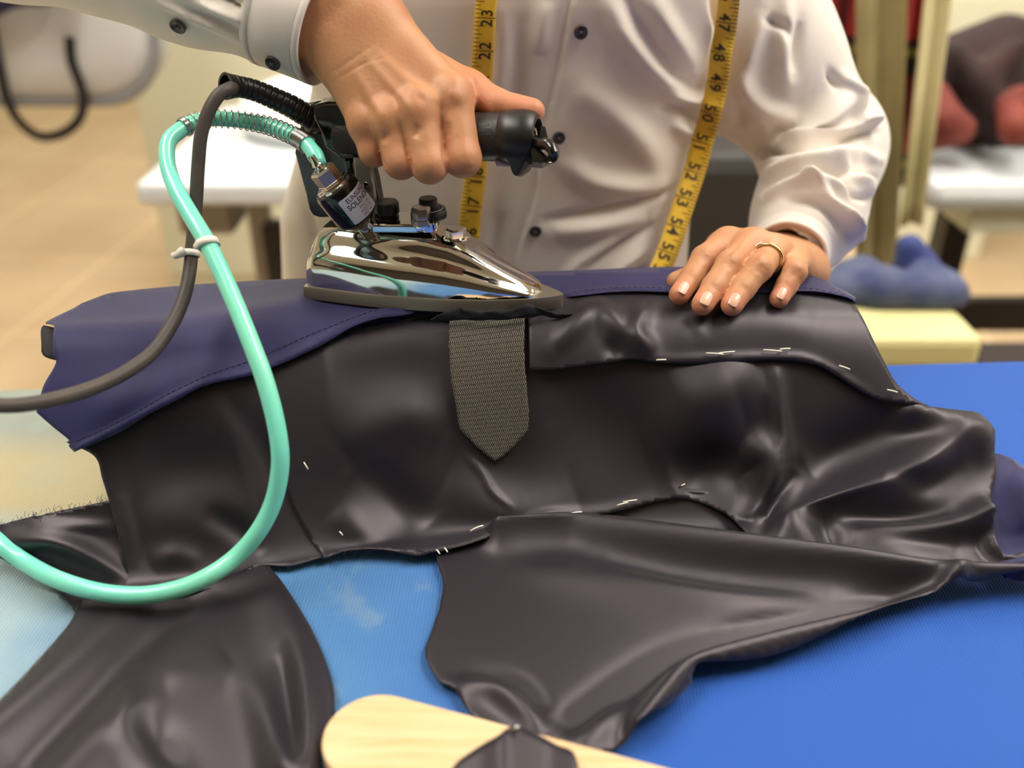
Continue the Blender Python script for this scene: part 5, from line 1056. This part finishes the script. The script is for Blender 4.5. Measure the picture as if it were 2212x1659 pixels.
# cream bin with scraps
zt3 = PY(1980, 668, 1.28)[2]; bx0 = BX(1800, 1.2, 700); bx1 = BX(2108, 1.2, 700)
t = thing('storage_bin', 'cream storage bin with a pale yellow rim standing behind the ironing table at the right', 'bin', loc=((bx0+bx1)/2, 1.32, 0))
M_binr = mat('pale_yellow_plastic', (216, 208, 150), .5); M_bin = mat('cream_plastic_bin', (196, 184, 152), .6)
setk(t, 'bin_body', ((bx0+bx1)/2, 1.32, zt3/2-.02), (bx1-bx0, .26, zt3-.04), M_bin, .015); o = setk(t, 'rim', ((bx0+bx1)/2, 1.32, zt3-.025), (bx1-bx0+.02, .28, .05), M_binr, .012)
M_scr = mat('blue_grey_scraps', (92, 98, 124), .85, rgb2=(52, 62, 104), vscale=14); M_scr2 = mat('royal_blue_scraps', (52, 64, 122), .85, rgb2=(74, 84, 130), vscale=12)
pile('fabric_scraps', 'blue grey cloth scraps heaped on the cream storage bin', 'cloth scraps', M_scr, [(PY(1810, 630, 1.32), PY(1900, 620, 1.32), .035, .035), (PY(1900, 625, 1.30), PY(2050, 635, 1.30), .03, .03), (PY(1990, 590, 1.34), PY(2040, 620, 1.34), .025, .03), (PY(1830, 600, 1.36), PY(1860, 590, 1.36), .03, .03)], (.4, 1.2, zt3-.03), (.85, 1.5, zt3+.16), .009, .02, zt3)
pile('fabric_scraps', 'royal blue cloth bunch standing on the grey scraps in the bin', 'cloth scraps', M_scr2, [(PY(1965, 535, 1.37), PY(1975, 585, 1.37), .022, .035), (PY(1985, 560, 1.38), PY(2000, 600, 1.37), .02, .03)], (.5, 1.28, zt3), (.75, 1.46, zt3+.2), .008, .02)
# grey sewing machine seen between torso and arm, dark cabinet low right
t = thing('sewing_machine', 'dark grey machine seen in the gap between shirt front and right-hand sleeve', 'machine', loc=(.32, 1.62, 0))
M_mac = mat('dark_grey_paint', (48, 45, 43), .55); setk(t, 'body', (.36, 1.62, .74), (.34, .2, .24), M_mac, .03); setk(t, 'stand', (.36, 1.62, .31), (.30, .18, .62), M_dk, .01); 
t = thing('red_box', 'small red box on the dark grey machine', 'box', loc=(.46, 1.58, .86)); obj('box', *box(0, 0, .05, .05, .05, .10), mat('red_card', (170, 40, 36), .6), t, False)
hang('cloth_length', 'white cloth hanging in the gap between shirt front and sleeve', M_wt, 1.85, 1600, 1600, 430, .15, .13, 2)
struct_ = thing('dark_cabinet', 'dark brown cabinet low at the right edge behind the blue table', 'cabinet', loc=(1.1, 1.6, 0))
setk(struct_, 'carcass', (1.12, 1.36, .26), (.60, .30, .52), mat('dark_brown_board', (48, 38, 38), .6), .008); setk(struct_, 'door', (1.12, 1.203, .26), (.56, .012, .46), bpy.data.materials['dark_brown_board'], .003)
t = thing('cream_box', 'cream box on the shelf at the top right corner', 'box', loc=(1.5, 3.2, 0))
xx_ = PY(2095, 10, 3.3)
setk(t, 'box', (xx_[0], 3.3, .45), (.36, .3, .90), M_cream, .01)
t = thing('grey_cabinet', 'grey green cabinet far at the top right', 'cabinet', loc=(2.0, 3.6, 0)); setk(t, 'carcass', (2.1, 3.7, .6), (.9, .4, 1.2), mat('grey_green_paint', (150, 158, 150), .6), .01); setk(t, 'door', (2.1, 3.49, .6), (.8, .015, 1.1), bpy.data.materials['grey_green_paint'], .004)
